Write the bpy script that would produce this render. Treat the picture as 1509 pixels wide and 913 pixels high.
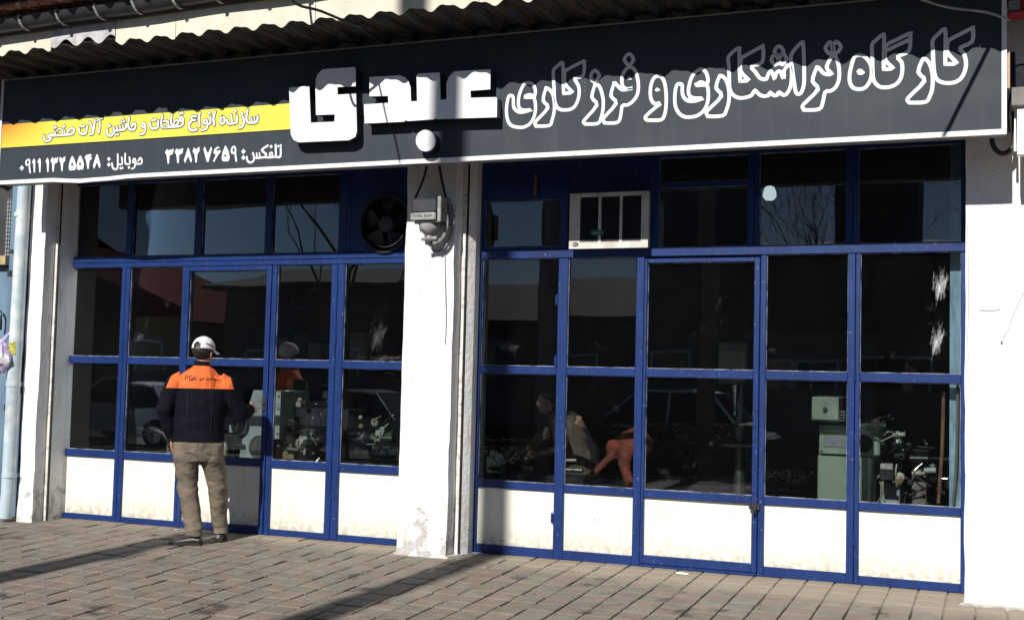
import bpy, bmesh, math, random
from mathutils import Vector, Matrix, noise
R=math.radians
random.seed(7)
for o in list(bpy.data.objects): bpy.data.objects.remove(o)
SC=bpy.context.scene; COL=SC.collection
# ---------------------------------------------------------------- camera
CAM=Vector((0.0,-9.3,1.4389))
yaw,pit,rol,FPX=-.3880,.0575,.02434,1780.0
F=Vector((math.sin(yaw)*math.cos(pit),math.cos(yaw)*math.cos(pit),math.sin(pit)))
r_=Vector((math.cos(yaw),-math.sin(yaw),0)); u_=r_.cross(F)
RV=r_*math.cos(rol)+u_*math.sin(rol); UV=-r_*math.sin(rol)+u_*math.cos(rol)
cd=bpy.data.cameras.new('camera'); cam=bpy.data.objects.new('camera',cd); COL.objects.link(cam)
cam.matrix_world=Matrix(((RV.x,UV.x,-F.x,CAM.x),(RV.y,UV.y,-F.y,CAM.y),(RV.z,UV.z,-F.z,CAM.z),(0,0,0,1)))
cd.sensor_width=36; cd.lens=FPX/1509*36; cd.clip_start=.05; cd.clip_end=3000
SC.camera=cam
# ---------------------------------------------------------------- sky, sun, exposure
SUNV=Vector((.07,1,-.70)).normalized()          # direction the sunlight travels
to_sun=-SUNV
el=math.asin(to_sun.z)
W=bpy.data.worlds.new("World"); SC.world=W; W.use_nodes=True
nt=W.node_tree; nt.nodes.clear()
sk=nt.nodes.new('ShaderNodeTexSky'); sk.sky_type='NISHITA'; sk.sun_disc=False
sk.sun_elevation=el; sk.sun_rotation=math.atan2(to_sun.x,to_sun.y); sk.air_density=.7; sk.dust_density=.2; sk.ozone_density=4.0
bg=nt.nodes.new('ShaderNodeBackground'); bg.inputs[1].default_value=.05
wo=nt.nodes.new('ShaderNodeOutputWorld'); nt.links.new(sk.outputs[0],bg.inputs[0]); nt.links.new(bg.outputs[0],wo.inputs[0])
sl=bpy.data.lights.new('sun','SUN'); sl.energy=5.0; sl.angle=R(.53); sl.color=(1,.955,.89)
so=bpy.data.objects.new('sun',sl); COL.objects.link(so); so.location=(-6,-30,22)
so.rotation_euler=SUNV.to_track_quat('-Z','Y').to_euler()
SC.view_settings.view_transform='Standard'; SC.view_settings.look='None'; SC.view_settings.exposure=.28; SC.view_settings.gamma=1
SC.render.engine='CYCLES'
SC.cycles.max_bounces=8; SC.cycles.transparent_max_bounces=16
SC.render.resolution_x=1024; SC.render.resolution_y=619
# ---------------------------------------------------------------- materials
def newmat(name):
    m=bpy.data.materials.new(name); m.use_nodes=True; nt=m.node_tree
    return m,nt,nt.nodes['Principled BSDF']
def N(nt,t,**kw):
    n=nt.nodes.new(t)
    for k,v in kw.items(): setattr(n,k,v)
    return n
def noise_fac(nt,scale,lo,hi,detail=5,coord='Object',stretch=None,rough=.6):
    tc=N(nt,'ShaderNodeTexCoord'); no=N(nt,'ShaderNodeTexNoise'); no.inputs['Scale'].default_value=scale; no.inputs['Detail'].default_value=detail; no.inputs['Roughness'].default_value=rough
    if coord=='World':
        g=N(nt,'ShaderNodeNewGeometry'); src=g.outputs['Position']
    else: src=tc.outputs[coord]
    if stretch:
        mp=N(nt,'ShaderNodeMapping'); mp.inputs['Scale'].default_value=stretch; nt.links.new(src,mp.inputs[0]); src=mp.outputs[0]
    nt.links.new(src,no.inputs['Vector'])
    mr=N(nt,'ShaderNodeMapRange'); mr.inputs[1].default_value=lo; mr.inputs[2].default_value=hi
    nt.links.new(no.outputs['Fac'],mr.inputs[0]); return mr.outputs[0]
def mixc(nt,fac,a,b):
    m=N(nt,'ShaderNodeMix',data_type='RGBA')
    for i,v in ((6,a),(7,b)):
        if isinstance(v,(tuple,list)): m.inputs[i].default_value=(*v[:3],1)
        else: nt.links.new(v,m.inputs[i])
    if isinstance(fac,(int,float)): m.inputs[0].default_value=fac
    else: nt.links.new(fac,m.inputs[0])
    return m.outputs[2]
def math_(nt,op,a,b=0.0):
    n=N(nt,'ShaderNodeMath',operation=op)
    for i,v in ((0,a),(1,b)):
        if isinstance(v,(int,float)): n.inputs[i].default_value=v
        else: nt.links.new(v,n.inputs[i])
    return n.outputs[0]
def bump(nt,b,h,strength=.3,dist=.01):
    bn=N(nt,'ShaderNodeBump'); bn.inputs['Strength'].default_value=strength; bn.inputs['Distance'].default_value=dist
    nt.links.new(h,bn.inputs['Height']); nt.links.new(bn.outputs[0],b.inputs['Normal'])
MATS={}
def mat(name,c,rough=.6,metal=0,c2=None,scale=8,lo=.4,hi=.65,bs=0,bscale=30,spec=.5,coord='World',stretch=None):
    if name in MATS: return MATS[name]
    m,nt,b=newmat(name)
    b.inputs['Roughness'].default_value=rough; b.inputs['Metallic'].default_value=metal
    b.inputs['Specular IOR Level'].default_value=spec
    if c2 is None: c2=tuple(min(1,x*.72) for x in c)
    nt.links.new(mixc(nt,noise_fac(nt,scale,lo,hi,coord=coord,stretch=stretch),c,c2),b.inputs['Base Color'])
    if bs: bump(nt,b,noise_fac(nt,bscale,0,1,coord=coord,stretch=stretch),bs,.01)
    MATS[name]=m; return m
def blue_paint():
    m,nt,b=newmat('blue enamel paint on steel')
    base=mixc(nt,noise_fac(nt,3,.35,.7,coord='World'),(.007,.029,.140),(.005,.020,.10))
    f=noise_fac(nt,55,.655,.71,detail=6,coord='World',stretch=(1,1,.6))
    base=mixc(nt,f,base,(.22,.26,.33))
    f2=noise_fac(nt,17,.735,.75,detail=3,coord='World')
    base=mixc(nt,f2,base,(.30,.14,.07))
    f3=noise_fac(nt,7,.55,.75,detail=4,coord='World',stretch=(6,1,.5))
    base=mixc(nt,math_(nt,'MULTIPLY',f3,.45),base,(.035,.06,.13))
    nt.links.new(base,b.inputs['Base Color']); b.inputs['Roughness'].default_value=.42
    b.inputs['Specular IOR Level'].default_value=.35
    bump(nt,b,noise_fac(nt,60,0,1,coord='World'),.12,.004); return m
BLUE=blue_paint()
def plaster(name='whitewashed rough plaster',pl=1.0):
    m,nt,b=newmat(name)
    g=N(nt,'ShaderNodeNewGeometry'); sp=N(nt,'ShaderNodeSeparateXYZ'); nt.links.new(g.outputs['Position'],sp.inputs[0])
    h=N(nt,'ShaderNodeMapRange'); h.inputs[1].default_value=.75; h.inputs[2].default_value=.0; h.inputs[3].default_value=0; h.inputs[4].default_value=.17; nt.links.new(sp.outputs[2],h.inputs[0])
    n1=noise_fac(nt,6,.0,1,detail=8,coord='World',rough=.72)
    pe=math_(nt,'ADD',n1,h.outputs[0])
    mr=N(nt,'ShaderNodeMapRange'); mr.inputs[1].default_value=.675+(1-pl)*.5; mr.inputs[2].default_value=.72+(1-pl)*.5; nt.links.new(pe,mr.inputs[0])
    base=mixc(nt,noise_fac(nt,4,.3,.7,coord='World'),(.80,.80,.79),(.70,.70,.70))
    base=mixc(nt,math_(nt,'MULTIPLY',noise_fac(nt,14,.56,.66,coord='World',stretch=(1,1,.25)),.5*pl),base,(.42,.40,.37))
    base=mixc(nt,mr.outputs[0],base,(.47,.465,.45))
    base=mixc(nt,noise_fac(nt,70,.70,.74,coord='World',detail=2),base,(.10,.09,.09))
    gl=N(nt,'ShaderNodeMapRange'); gl.inputs[1].default_value=.55; gl.inputs[2].default_value=0; nt.links.new(sp.outputs[2],gl.inputs[0])
    base=mixc(nt,math_(nt,'MULTIPLY',math_(nt,'MULTIPLY',gl.outputs[0],noise_fac(nt,22,.42,.62,coord='World',detail=8,stretch=(1,1,.5))),.55*pl),base,(.36,.33,.28))
    nt.links.new(base,b.inputs['Base Color']); b.inputs['Roughness'].default_value=.85
    hh=math_(nt,'ADD',noise_fac(nt,26,.2,.8,coord='World',detail=6),math_(nt,'MULTIPLY',mr.outputs[0],-.8))
    bump(nt,b,hh,.55,.012); return m
PLASTER=plaster(); PLASTER2=plaster('clean white plaster',.25)
def cream():
    m,nt,b=newmat('cream sheet metal panel')
    base=mixc(nt,noise_fac(nt,3,.35,.7,coord='World'),(.76,.76,.67),(.68,.675,.585))
    g=N(nt,'ShaderNodeNewGeometry'); sp=N(nt,'ShaderNodeSeparateXYZ'); nt.links.new(g.outputs['Position'],sp.inputs[0])
    lo=N(nt,'ShaderNodeMapRange'); lo.inputs[1].default_value=.24; lo.inputs[2].default_value=.03; nt.links.new(sp.outputs[2],lo.inputs[0])
    d=math_(nt,'MULTIPLY',lo.outputs[0],noise_fac(nt,20,.35,.6,coord='World',detail=7))
    base=mixc(nt,math_(nt,'MULTIPLY',d,.95),base,(.36,.32,.25))
    base=mixc(nt,math_(nt,'MULTIPLY',noise_fac(nt,7,.54,.70,coord='World',stretch=(7,1,.22),detail=6),.32),base,(.42,.38,.28))
    base=mixc(nt,noise_fac(nt,34,.70,.73,coord='World',detail=4),base,(.20,.15,.11))
    nt.links.new(base,b.inputs['Base Color']); b.inputs['Roughness'].default_value=.5
    bump(nt,b,noise_fac(nt,2.2,0,1,coord='World'),.25,.03); return m
CREAM=cream()
def glass(name,tint=(.80,.84,.86),dirt=.03,gl=1.0):
    m=bpy.data.materials.new(name); m.use_nodes=True; nt=m.node_tree; nt.nodes.clear()
    out=N(nt,'ShaderNodeOutputMaterial'); tr=N(nt,'ShaderNodeBsdfTransparent'); tr.inputs[0].default_value=(*tint,1)
    g=N(nt,'ShaderNodeBsdfGlossy'); g.inputs['Roughness'].default_value=0.0; g.inputs[0].default_value=(gl,gl,gl,1)
    fr=N(nt,'ShaderNodeFresnel'); fr.inputs[0].default_value=1.57
    bn=N(nt,'ShaderNodeBump'); bn.inputs['Strength'].default_value=.03; bn.inputs['Distance'].default_value=.02
    nt.links.new(noise_fac(nt,1.6,0,1,detail=1,coord='World'),bn.inputs['Height']); nt.links.new(bn.outputs[0],g.inputs['Normal'])
    mx=N(nt,'ShaderNodeMixShader'); nt.links.new(fr.outputs[0],mx.inputs[0]); nt.links.new(tr.outputs[0],mx.inputs[1]); nt.links.new(g.outputs[0],mx.inputs[2])
    di=N(nt,'ShaderNodeBsdfDiffuse'); di.inputs[0].default_value=(.55,.56,.55,1)
    m2=N(nt,'ShaderNodeMixShader')
    sm=math_(nt,'MULTIPLY',noise_fac(nt,5,.62,.85,detail=8,coord='World',rough=.7),dirt)
    spk=math_(nt,'MULTIPLY',noise_fac(nt,62,.75,.80,detail=4,coord='World'),.32)
    hz=math_(nt,'MULTIPLY',noise_fac(nt,1.3,.2,.8,detail=5,coord='World'),.0022); fa=math_(nt,'ADD',math_(nt,'ADD',sm,spk),math_(nt,'ADD',hz,.0004))
    nt.links.new(fa,m2.inputs[0]); nt.links.new(mx.outputs[0],m2.inputs[1]); nt.links.new(di.outputs[0],m2.inputs[2]); nt.links.new(m2.outputs[0],out.inputs[0])
    return m
GLASS=glass('window glass')
CARGLASS=glass('car window glass',(.25,.27,.28),.02)
WHITE=mat('white painted metal',(.80,.80,.80),.4,c2=(.70,.70,.70),scale=5)
LETTERW=mat('white acrylic lettering',(.78,.79,.80),.4,c2=(.72,.73,.75),scale=2)
DARKSIDE=mat('dark letter side',(.012,.013,.03),.5)
PUTTY=mat('old white putty line',(.30,.32,.35),.7,c2=(.012,.02,.06),scale=9,lo=.40,hi=.62)
BLACK=mat('black rubber',(.012,.012,.013),.5)
STEEL=mat('worn bare steel',(.42,.42,.42),.32,.9,c2=(.22,.2,.18),scale=20)
CHROME=mat('chrome',(.7,.7,.7),.12,1)
DSTEEL=mat('oily dark cast iron',(.05,.05,.052),.4,.4,c2=(.02,.02,.02),scale=20)
RUST=mat('rusty steel',(.22,.10,.05),.8,c2=(.10,.05,.03),scale=25)
MGREEN=mat('machine green enamel',(.25,.30,.215),.42,c2=(.14,.175,.13),scale=6,lo=.45,hi=.7,bs=.1)
MGREY=mat('pale grey green machine enamel',(.34,.37,.33),.45,c2=(.20,.22,.195),scale=7,lo=.45,hi=.7)
FASCIA=mat('cream fibre cement board',(.66,.63,.52),.85,c2=(.52,.49,.40),scale=5,lo=.4,hi=.75,bs=.3,bscale=60)
FASCIA2=mat('grey weathered fibre cement board',(.50,.50,.50),.85,c2=(.36,.36,.36),scale=12,lo=.4,hi=.6,bs=.4,bscale=60)
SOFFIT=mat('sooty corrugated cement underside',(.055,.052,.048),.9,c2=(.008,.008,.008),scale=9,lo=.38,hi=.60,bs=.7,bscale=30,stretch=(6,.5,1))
GUTTER=mat('weathered zinc gutter',(.035,.038,.042),.5,.2,c2=(.018,.018,.02),scale=6)
BRACK=mat('pale gutter strap',(.32,.32,.31),.6,c2=(.2,.19,.18),scale=20)
CONC=mat('old concrete',(.30,.29,.27),.9,c2=(.18,.17,.16),scale=5,bs=.4)
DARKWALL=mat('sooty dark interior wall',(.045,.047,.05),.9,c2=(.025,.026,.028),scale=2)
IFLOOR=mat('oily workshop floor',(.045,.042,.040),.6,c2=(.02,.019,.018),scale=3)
# ---------------------------------------------------------------- mesh builder
class MB:
    def __init__(s): s.v=[];s.f=[];s.mi=[];s.m=0
    def add(s,vs,fs):
        n=len(s.v); s.v+= [tuple(v) for v in vs]; s.f+=[tuple(i+n for i in f) for f in fs]; s.mi+=[s.m]*len(fs); return s
    def box(s,x0,x1,y0,y1,z0,z1,M=None):
        vs=[Vector(p) for p in ((x0,y0,z0),(x1,y0,z0),(x1,y1,z0),(x0,y1,z0),(x0,y0,z1),(x1,y0,z1),(x1,y1,z1),(x0,y1,z1))]
        if M: vs=[M@v for v in vs]
        return s.add(vs,[(0,3,2,1),(4,5,6,7),(0,1,5,4),(1,2,6,5),(2,3,7,6),(3,0,4,7)])
    def bbox(s,x0,x1,y0,y1,z0,z1,b=.004):      # box with chamfered edges, front/vertical
        pts=[]
        for (z,i) in ((z0,b),(z0+b,0),(z1-b,0),(z1,b)):
            for (x,y) in ((x0+b+i,y0+i),(x1-b-i,y0+i),(x1-i,y0+b+i),(x1-i,y1-b-i),(x1-b-i,y1-i),(x0+b+i,y1-i),(x0+i,y1-b-i),(x0+i,y0+b+i)): pts.append((x,y,z))
        fs=[]
        for k in range(3):
            for j in range(8):
                a=k*8+j; c=k*8+(j+1)%8; fs.append((a,c,c+8,a+8))
        fs.append(tuple(range(7,-1,-1))); fs.append(tuple(range(24,32))); return s.add(pts,fs)
    def tube(s,pts,r,n=10,caps=True,sq=None):
        pts=[Vector(p) for p in pts]; rs=r if isinstance(r,(list,tuple)) else [r]*len(pts)
        rings=[]; up=None
        for i,p in enumerate(pts):
            d=(pts[min(i+1,len(pts)-1)]-pts[max(i-1,0)]).normalized()
            if up is None: up=Vector((0,0,1)) if abs(d.z)<.9 else Vector((0,1,0))
            a=d.cross(up); a=a.normalized() if a.length>1e-5 else d.orthogonal().normalized(); b=a.cross(d).normalized(); up=b
            ri=rs[i]; ra,rb=(ri if isinstance(ri,(list,tuple)) else (ri,ri))
            rings.append([p+a*math.cos(t*2*math.pi/n)*ra+b*math.sin(t*2*math.pi/n)*rb for t in range(n)])
        vs=[v for q in rings for v in q]; fs=[]
        for i in range(len(pts)-1):
            for j in range(n):
                k=(j+1)%n; fs.append((i*n+j,i*n+k,(i+1)*n+k,(i+1)*n+j))
        if caps: fs.append(tuple(range(n))[::-1]); fs.append(tuple((len(pts)-1)*n+j for j in range(n)))
        return s.add(vs,fs)
    def lathe(s,prof,c,axis='z',n=20):           # prof list of (r,h)
        vs=[];fs=[]
        for r,h in prof:
            for j in range(n):
                a=j*2*math.pi/n; x,y=r*math.cos(a),r*math.sin(a)
                p={'z':(x,y,h),'y':(x,h,y),'x':(h,x,y)}[axis]; vs.append((c[0]+p[0],c[1]+p[1],c[2]+p[2]))
        for i in range(len(prof)-1):
            for j in range(n):
                k=(j+1)%n; fs.append((i*n+j,i*n+k,(i+1)*n+k,(i+1)*n+j))
        fs.append(tuple(range(n))[::-1]); fs.append(tuple((len(prof)-1)*n+j for j in range(n)))
        return s.add(vs,fs)
    def ell(s,c,r,n=16,m=10,M=None):
        vs=[];fs=[]
        for i in range(m+1):
            ph=math.pi*i/m
            for j in range(n):
                a=2*math.pi*j/n; v=Vector((r[0]*math.sin(ph)*math.cos(a),r[1]*math.sin(ph)*math.sin(a),r[2]*math.cos(ph)))
                if M: v=M@v
                vs.append(Vector(c)+v)
        for i in range(m):
            for j in range(n):
                k=(j+1)%n; fs.append((i*n+j,(i+1)*n+j,(i+1)*n+k,i*n+k))
        return s.add(vs,fs)
    def prism(s,poly,y0,y1,ax='y'):              # poly in (x,z) extruded along y (or (x,y) along z, (y,z) along x)
        f={'y':lambda a,b,h:(a,h,b),'z':lambda a,b,h:(a,b,h),'x':lambda a,b,h:(h,a,b)}[ax]
        n=len(poly); vs=[f(a,b,y0) for a,b in poly]+[f(a,b,y1) for a,b in poly]
        fs=[tuple(range(n)),tuple(range(2*n-1,n-1,-1))]+[(i,i+n,(i+1)%n+n,(i+1)%n) for i in range(n)]
        return s.add(vs,fs)
    def loft(s,rings,caps=True):
        n=len(rings[0]); vs=[v for q in rings for v in q]; fs=[]
        for i in range(len(rings)-1):
            for j in range(n):
                k=(j+1)%n; fs.append((i*n+j,i*n+k,(i+1)*n+k,(i+1)*n+j))
        if caps: fs.append(tuple(range(n))[::-1]); fs.append(tuple((len(rings)-1)*n+j for j in range(n)))
        return s.add(vs,fs)
    def build(s,name,m,parent=None,smooth=False,label=None,base=None,fixn=True):
        base=Vector(base) if base is not None else (wloc(parent) if parent else Vector((0,0,0)))
        me=bpy.data.meshes.new(name); me.from_pydata([Vector(v)-base for v in s.v],[],s.f)
        ms=m if isinstance(m,list) else [m]
        for q in ms: me.materials.append(q)
        if len(ms)>1: me.polygons.foreach_set('material_index',s.mi)
        if fixn:
            bm=bmesh.new(); bm.from_mesh(me); bmesh.ops.recalc_face_normals(bm,faces=bm.faces); bm.to_mesh(me); bm.free()
        if smooth:
            for p in me.polygons: p.use_smooth=True
            try: me.set_sharp_from_angle(angle=R(38))
            except Exception: pass
        o=bpy.data.objects.new(name,me); COL.objects.link(o)
        if parent: o.parent=parent
        else: o.location=base
        if label: o['label']=label
        return o
def wloc(o):
    v=Vector((0,0,0))
    while o: v=v+o.location; o=o.parent
    return v
def thing(name,label,cat,loc=(0,0,0),group=None):
    o=bpy.data.objects.new(name,None); COL.objects.link(o); o.location=loc; o.empty_display_size=.1
    return tag(o,label,cat,group)
def tag(o,label,cat,group=None):
    o['label']=label; o['category']=cat
    if group: o['group']=group
    return o
def struct(o): o['kind']='structure'; return o
def stuff(o): o['kind']='stuff'; return o
def bx(name,m,parent,*a,label=None,bev=0):
    b=MB(); (b.bbox(*a,b=bev) if bev else b.box(*a)); return b.build(name,m,parent,label=label)
def gz(y): return .0425*max(y,-3.4) if y<0 else 0.0
def copy_tree(o,parent=None,off=None):
    c=o.copy(); COL.objects.link(c); c.parent=parent
    for ch in o.children: copy_tree(ch,c)
    return c
def catmull(p,closed=False,n=4):
    P=[Vector((a[0],a[1])) if len(a)==2 else Vector(a) for a in p]; out=[]; L=len(P)
    rng=range(L) if closed else range(L-1)
    for i in rng:
        a,b,c,d=(P[(i-1)%L],P[i],P[(i+1)%L],P[(i+2)%L]) if closed else (P[max(i-1,0)],P[i],P[i+1],P[min(i+2,L-1)])
        for k in range(n):
            t=k/n; out.append(.5*((2*b)+(c-a)*t+(2*a-5*b+4*c-d)*t*t+(3*b-a-3*c+d)*t**3))
    if not closed: out.append(P[-1])
    return out
# ================================================================ SETTING: ground
def paver_mat(name,c,c2):
    m,nt,b=newmat(name)
    oi=N(nt,'ShaderNodeObjectInfo'); 
    base=mixc(nt,noise_fac(nt,9,.3,.7,coord='World',detail=6),c,c2)
    hv=N(nt,'ShaderNodeHueSaturation'); nt.links.new(base,hv.inputs['Color'])
    wn=N(nt,'ShaderNodeTexNoise'); wn.inputs['Scale'].default_value=2.3; g=N(nt,'ShaderNodeNewGeometry'); nt.links.new(g.outputs['Position'],wn.inputs['Vector'])
    v=math_(nt,'ADD',math_(nt,'MULTIPLY',wn.outputs['Fac'],.6),.68); v=math_(nt,'ADD',v,math_(nt,'MULTIPLY',oi.outputs['Random'],.16)); nt.links.new(v,hv.inputs['Value'])
    base=hv.outputs[0]
    # stains with shapes of their own
    base=mixc(nt,noise_fac(nt,3.4,.60,.68,coord='World',detail=8),base,(.055,.040,.035))
    base=mixc(nt,noise_fac(nt,60,.70,.74,coord='World',detail=3),base,(.08,.065,.06))
    # cement dust lying along the shop front
    sp=N(nt,'ShaderNodeSeparateXYZ'); nt.links.new(g.outputs['Position'],sp.inputs[0])
    xx=N(nt,'ShaderNodeMapRange'); xx.inputs[1].default_value=-8.5; xx.inputs[2].default_value=0; xx.inputs[3].default_value=-.02; xx.inputs[4].default_value=-.72; nt.links.new(sp.outputs[0],xx.inputs[0])
    d=math_(nt,'SUBTRACT',sp.outputs[1],xx.outputs[0]); d=math_(nt,'ADD',d,math_(nt,'MULTIPLY',noise_fac(nt,3,.2,.8,coord='World',detail=5),.3))
    mr=N(nt,'ShaderNodeMapRange'); mr.inputs[1].default_value=-.02; mr.inputs[2].default_value=.26; mr.inputs[4].default_value=.85; nt.links.new(d,mr.inputs[0])
    base=mixc(nt,mr.outputs[0],base,(.28,.235,.185))
    nt.links.new(base,b.inputs['Base Color']); b.inputs['Roughness'].default_value=.8
    bump(nt,b,noise_fac(nt,45,0,1,coord='World',detail=6),.35,.006); return m
PVR=paver_mat('reddish concrete paver',(.205,.158,.126),(.150,.116,.094))
PVG=paver_mat('grey green concrete paver',(.182,.165,.134),(.132,.120,.098))
JOINT=paver_mat('dark paver joint dirt',(.022,.019,.017),(.012,.011,.010))
ASPH=mat('asphalt',(.055,.055,.058),.9,c2=(.04,.04,.042),scale=3,bs=.3,bscale=60)
SOIL=mat('soil',(.07,.055,.04),.95,bs=.4)
b=MB(); b.add([(-60,-10.0,-.158),(40,-10.0,-.158),(40,-3.4,-.158),(-60,-3.4,-.158),(-60,0,-.0105),(40,0,-.0105)],[(0,1,2,3),(3,2,5,4)])
pav=struct(b.build('pavement',JOINT))
# pavers, laid square to the wall
P=.197; GAP=.0125
def paver_mesh(m,w,d,seed):
    rnd=random.Random(seed); h=[rnd.uniform(-.0015,.0015) for _ in range(4)]
    bm=MB(); e=.004; x,y=w/2,d/2
    v=[(-x,-y,-.03),(x,-y,-.03),(x,y,-.03),(-x,y,-.03),(-x,-y,-e+h[0]),(x,-y,-e+h[1]),(x,y,-e+h[2]),(-x,y,-e+h[3]),(-x+e,-y+e,h[0]),(x-e,-y+e,h[1]),(x-e,y-e,h[2]),(-x+e,y-e,h[3])]
    f=[(0,1,5,4),(1,2,6,5),(2,3,7,6),(3,0,4,7),(4,5,9,8),(5,6,10,9),(6,7,11,10),(7,4,8,11),(8,9,10,11)]
    me=bpy.data.meshes.new('paver'); me.from_pydata(v,[],f); me.materials.append(m); return me,v,f
PM={k:[paver_mesh(m,P-GAP,P-GAP,k*10+i) for i in range(6)] for k,m in ((0,PVR),(1,PVG))}
cells=[]
for j in range(0,49):
    for i in range(-75,24):
        x=(i+.5)*P+.02; y=-(j+.5)*P+.03
        if y<-9.95: continue
        k=(i+j)%2
        if random.random()<.10: k=1-k
        v=Vector((x,y,gz(y)))-CAM; dep=v.dot(F); vis=False
        if dep>.5:
            u=754.5+FPX*v.dot(RV)/dep; w=456.5-FPX*v.dot(UV)/dep
            vis=-20<u<1530 and w<935
        cells.append((dep if vis else 1e3+random.random(),x,y,k,vis))
cells.sort(key=lambda c:c[0])
sl_=math.atan(.0425)
far={0:MB(),1:MB()}
for n,(dp,x,y,k,vis) in enumerate(cells):
    me,v,f=random.choice(PM[k]); dz=random.uniform(-.003,.003)-(.006 if random.random()<.05 else 0); rz=random.gauss(0,.010); ex=random.gauss(0,.0012)
    slope=sl_ if y>-3.4 else 0
    if n<300 and vis:
        o=bpy.data.objects.new('paver',me); COL.objects.link(o); o.parent=pav; o.location=(x+ex,y,gz(y)+dz); o.rotation_euler=(slope,0,rz)
    else:
        M=Matrix.Translation((x+ex,y,gz(y)+dz))@Matrix.Rotation(rz,4,'Z')@Matrix.Rotation(slope,4,'X')
        far[k].add([M@Vector(q) for q in v],f)
stuff(far[0].build('reddish_paving',PVR,pav,fixn=False)); stuff(far[1].build('grey_paving',PVG,pav,fixn=False))
b=MB(); b.box(-60,40,-10.15,-10.0,-.5,-.14); struct(b.build('kerb',CONC))
b=MB(); b.box(-60,40,-11.3,-10.15,-.5,-.16); struct(b.build('planting_strip',SOIL))
b=MB(); b.box(-60,40,-11.45,-11.3,-.5,-.13); struct(b.build('kerb',CONC))
b=MB(); b.add([(-1500,-1500,-.24),(1500,-1500,-.24),(1500,600,-.24),(-1500,600,-.24)],[(0,1,2,3)]); struct(b.build('ground',CONC))
b=MB(); b.add([(-200,-19,-.225),(200,-19,-.225),(200,-11.45,-.225),(-200,-11.45,-.225)],[(0,1,2,3)]); struct(b.build('road',ASPH))
b=MB(); b.box(-60,40,-22.5,-19,-.5,-.10); struct(b.build('far_pavement',CONC))

# ================================================================ THE WORKSHOP BUILDING
bld=thing('workshop_building','long single storey workshop with whitewashed pillars and corrugated eaves','building',(0,0,0))
ZT=4.10
def pillar(x0,x1,y0,z1,label,pm=None):
    # plastered pillar with uneven faces
    nx,nz=10,46; vs=[];fs=[]
    path=[(x0,.3)]+[(x0,y0+(.3-y0)*t) for t in (.5,)]+[(x0+(x1-x0)*i/nx,y0) for i in range(nx+1)]+[(x1,y0+(.0-y0)*.5),(x1,.3)]
    for k in range(nz+1):
        z=-.05+(z1+.05)*k/nz
        for (x,y) in path:
            n=noise.noise(Vector((x*3,y*3,z*3)))*.007+noise.noise(Vector((x*11,y*9,z*11)))*.003
            fl=.012*math.exp(-max(z,0)*12)
            vs.append((x+(n if x in (x0,x1) else 0),y+n-fl*(1 if y==y0 else 0),z))
    L=len(path)
    for k in range(nz):
        for j in range(L-1): fs.append((k*L+j,k*L+j+1,(k+1)*L+j+1,(k+1)*L+j))
    b=MB(); b.add(vs,fs); return b.build('pillar',pm or PLASTER,bld,smooth=True,label=label,fixn=False)
pillar(-8.68,-8.50,-.35,ZT,'narrow whitewashed pillar beside the blue drainpipe')
pillar(-4.63,-4.18,-.35,ZT,'middle pillar with peeling plaster at its foot')
pillar(-.255,.60,-.35,ZT,'wide smooth white pillar at the right end',PLASTER2)
# stepped plaster reveals and roller shutter rails
SLOT=mat('black slot',(.008,.008,.008),.9)
RAILW=mat('white painted shutter rail',(.62,.61,.58),.6,c2=(.30,.24,.2),scale=18,lo=.5,hi=.7)
def reveal(xa,xb):
    b=MB(); b.prism([(xa+.055,-.20),(xb+.012,-.13),(xb,.05),(xa+.055,.05)],-.05,3.45,'z'); b.build('reveal',PLASTER,bld)
    bx('shutter_rail',RAILW,bld,xa+.0,xa+.036,-.215,-.17,-.02,3.4)
    bx('shutter_slot',SLOT,bld,xa+.0365,xa+.0545,-.20,-.10,-.02,3.4)
reveal(-4.18,-4.10)
reveal(-8.50,-8.512+.0)
b=MB(); b.prism([(-8.50,-.16),(-8.47,-.14),(-8.43,.02),(-8.60,.02)],-.05,3.45,'z'); b.build('reveal',PLASTER,bld)
bx('wall',PLASTER,bld,-8.68,.6,.0,.3,3.335,4.35)                      # beam over the shop fronts
bx('wall',PLASTER2,bld,.6,9,-.33,.3,-.4,4.35,label='white side wall to the right of the end pillar')
FOOT=mat('cement footing',(.50,.49,.46),.9,c2=(.36,.34,.30),scale=14,bs=.5)
b=MB(); n=24
pts=[(-.285+.9*i/n,-.425-.018*math.sin(i*1.7)-.012*noise.noise(Vector((i*.9,0,0)))) for i in range(n+1)]
b.prism(pts+[(.62,-.33),(-.255,-.30)],-.06,-.008,'z'); b.build('footing',FOOT,bld)
b=MB(); b.prism([(-4.65,-.375),(-4.4,-.225),(-4.16,-.372),(-4.10,-.22),(-4.06,-.06),(-4.0,-.02),(-4.1,.0),(-4.6,.0)],-.06,.004,'z'); b.build('footing',FOOT,bld)
# interior shell
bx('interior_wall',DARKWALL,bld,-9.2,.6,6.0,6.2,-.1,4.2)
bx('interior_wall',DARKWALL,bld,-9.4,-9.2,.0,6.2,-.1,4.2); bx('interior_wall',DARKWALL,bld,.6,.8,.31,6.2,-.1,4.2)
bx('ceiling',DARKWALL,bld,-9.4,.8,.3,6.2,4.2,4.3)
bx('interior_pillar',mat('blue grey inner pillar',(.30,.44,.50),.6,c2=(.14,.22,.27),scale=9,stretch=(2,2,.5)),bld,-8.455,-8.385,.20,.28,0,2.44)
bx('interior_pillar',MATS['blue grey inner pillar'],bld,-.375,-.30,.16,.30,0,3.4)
b=MB(); b.box(-9.3,.7,.03,6.1,-.1,-.002); struct(b.build('floor',IFLOOR))
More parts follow.
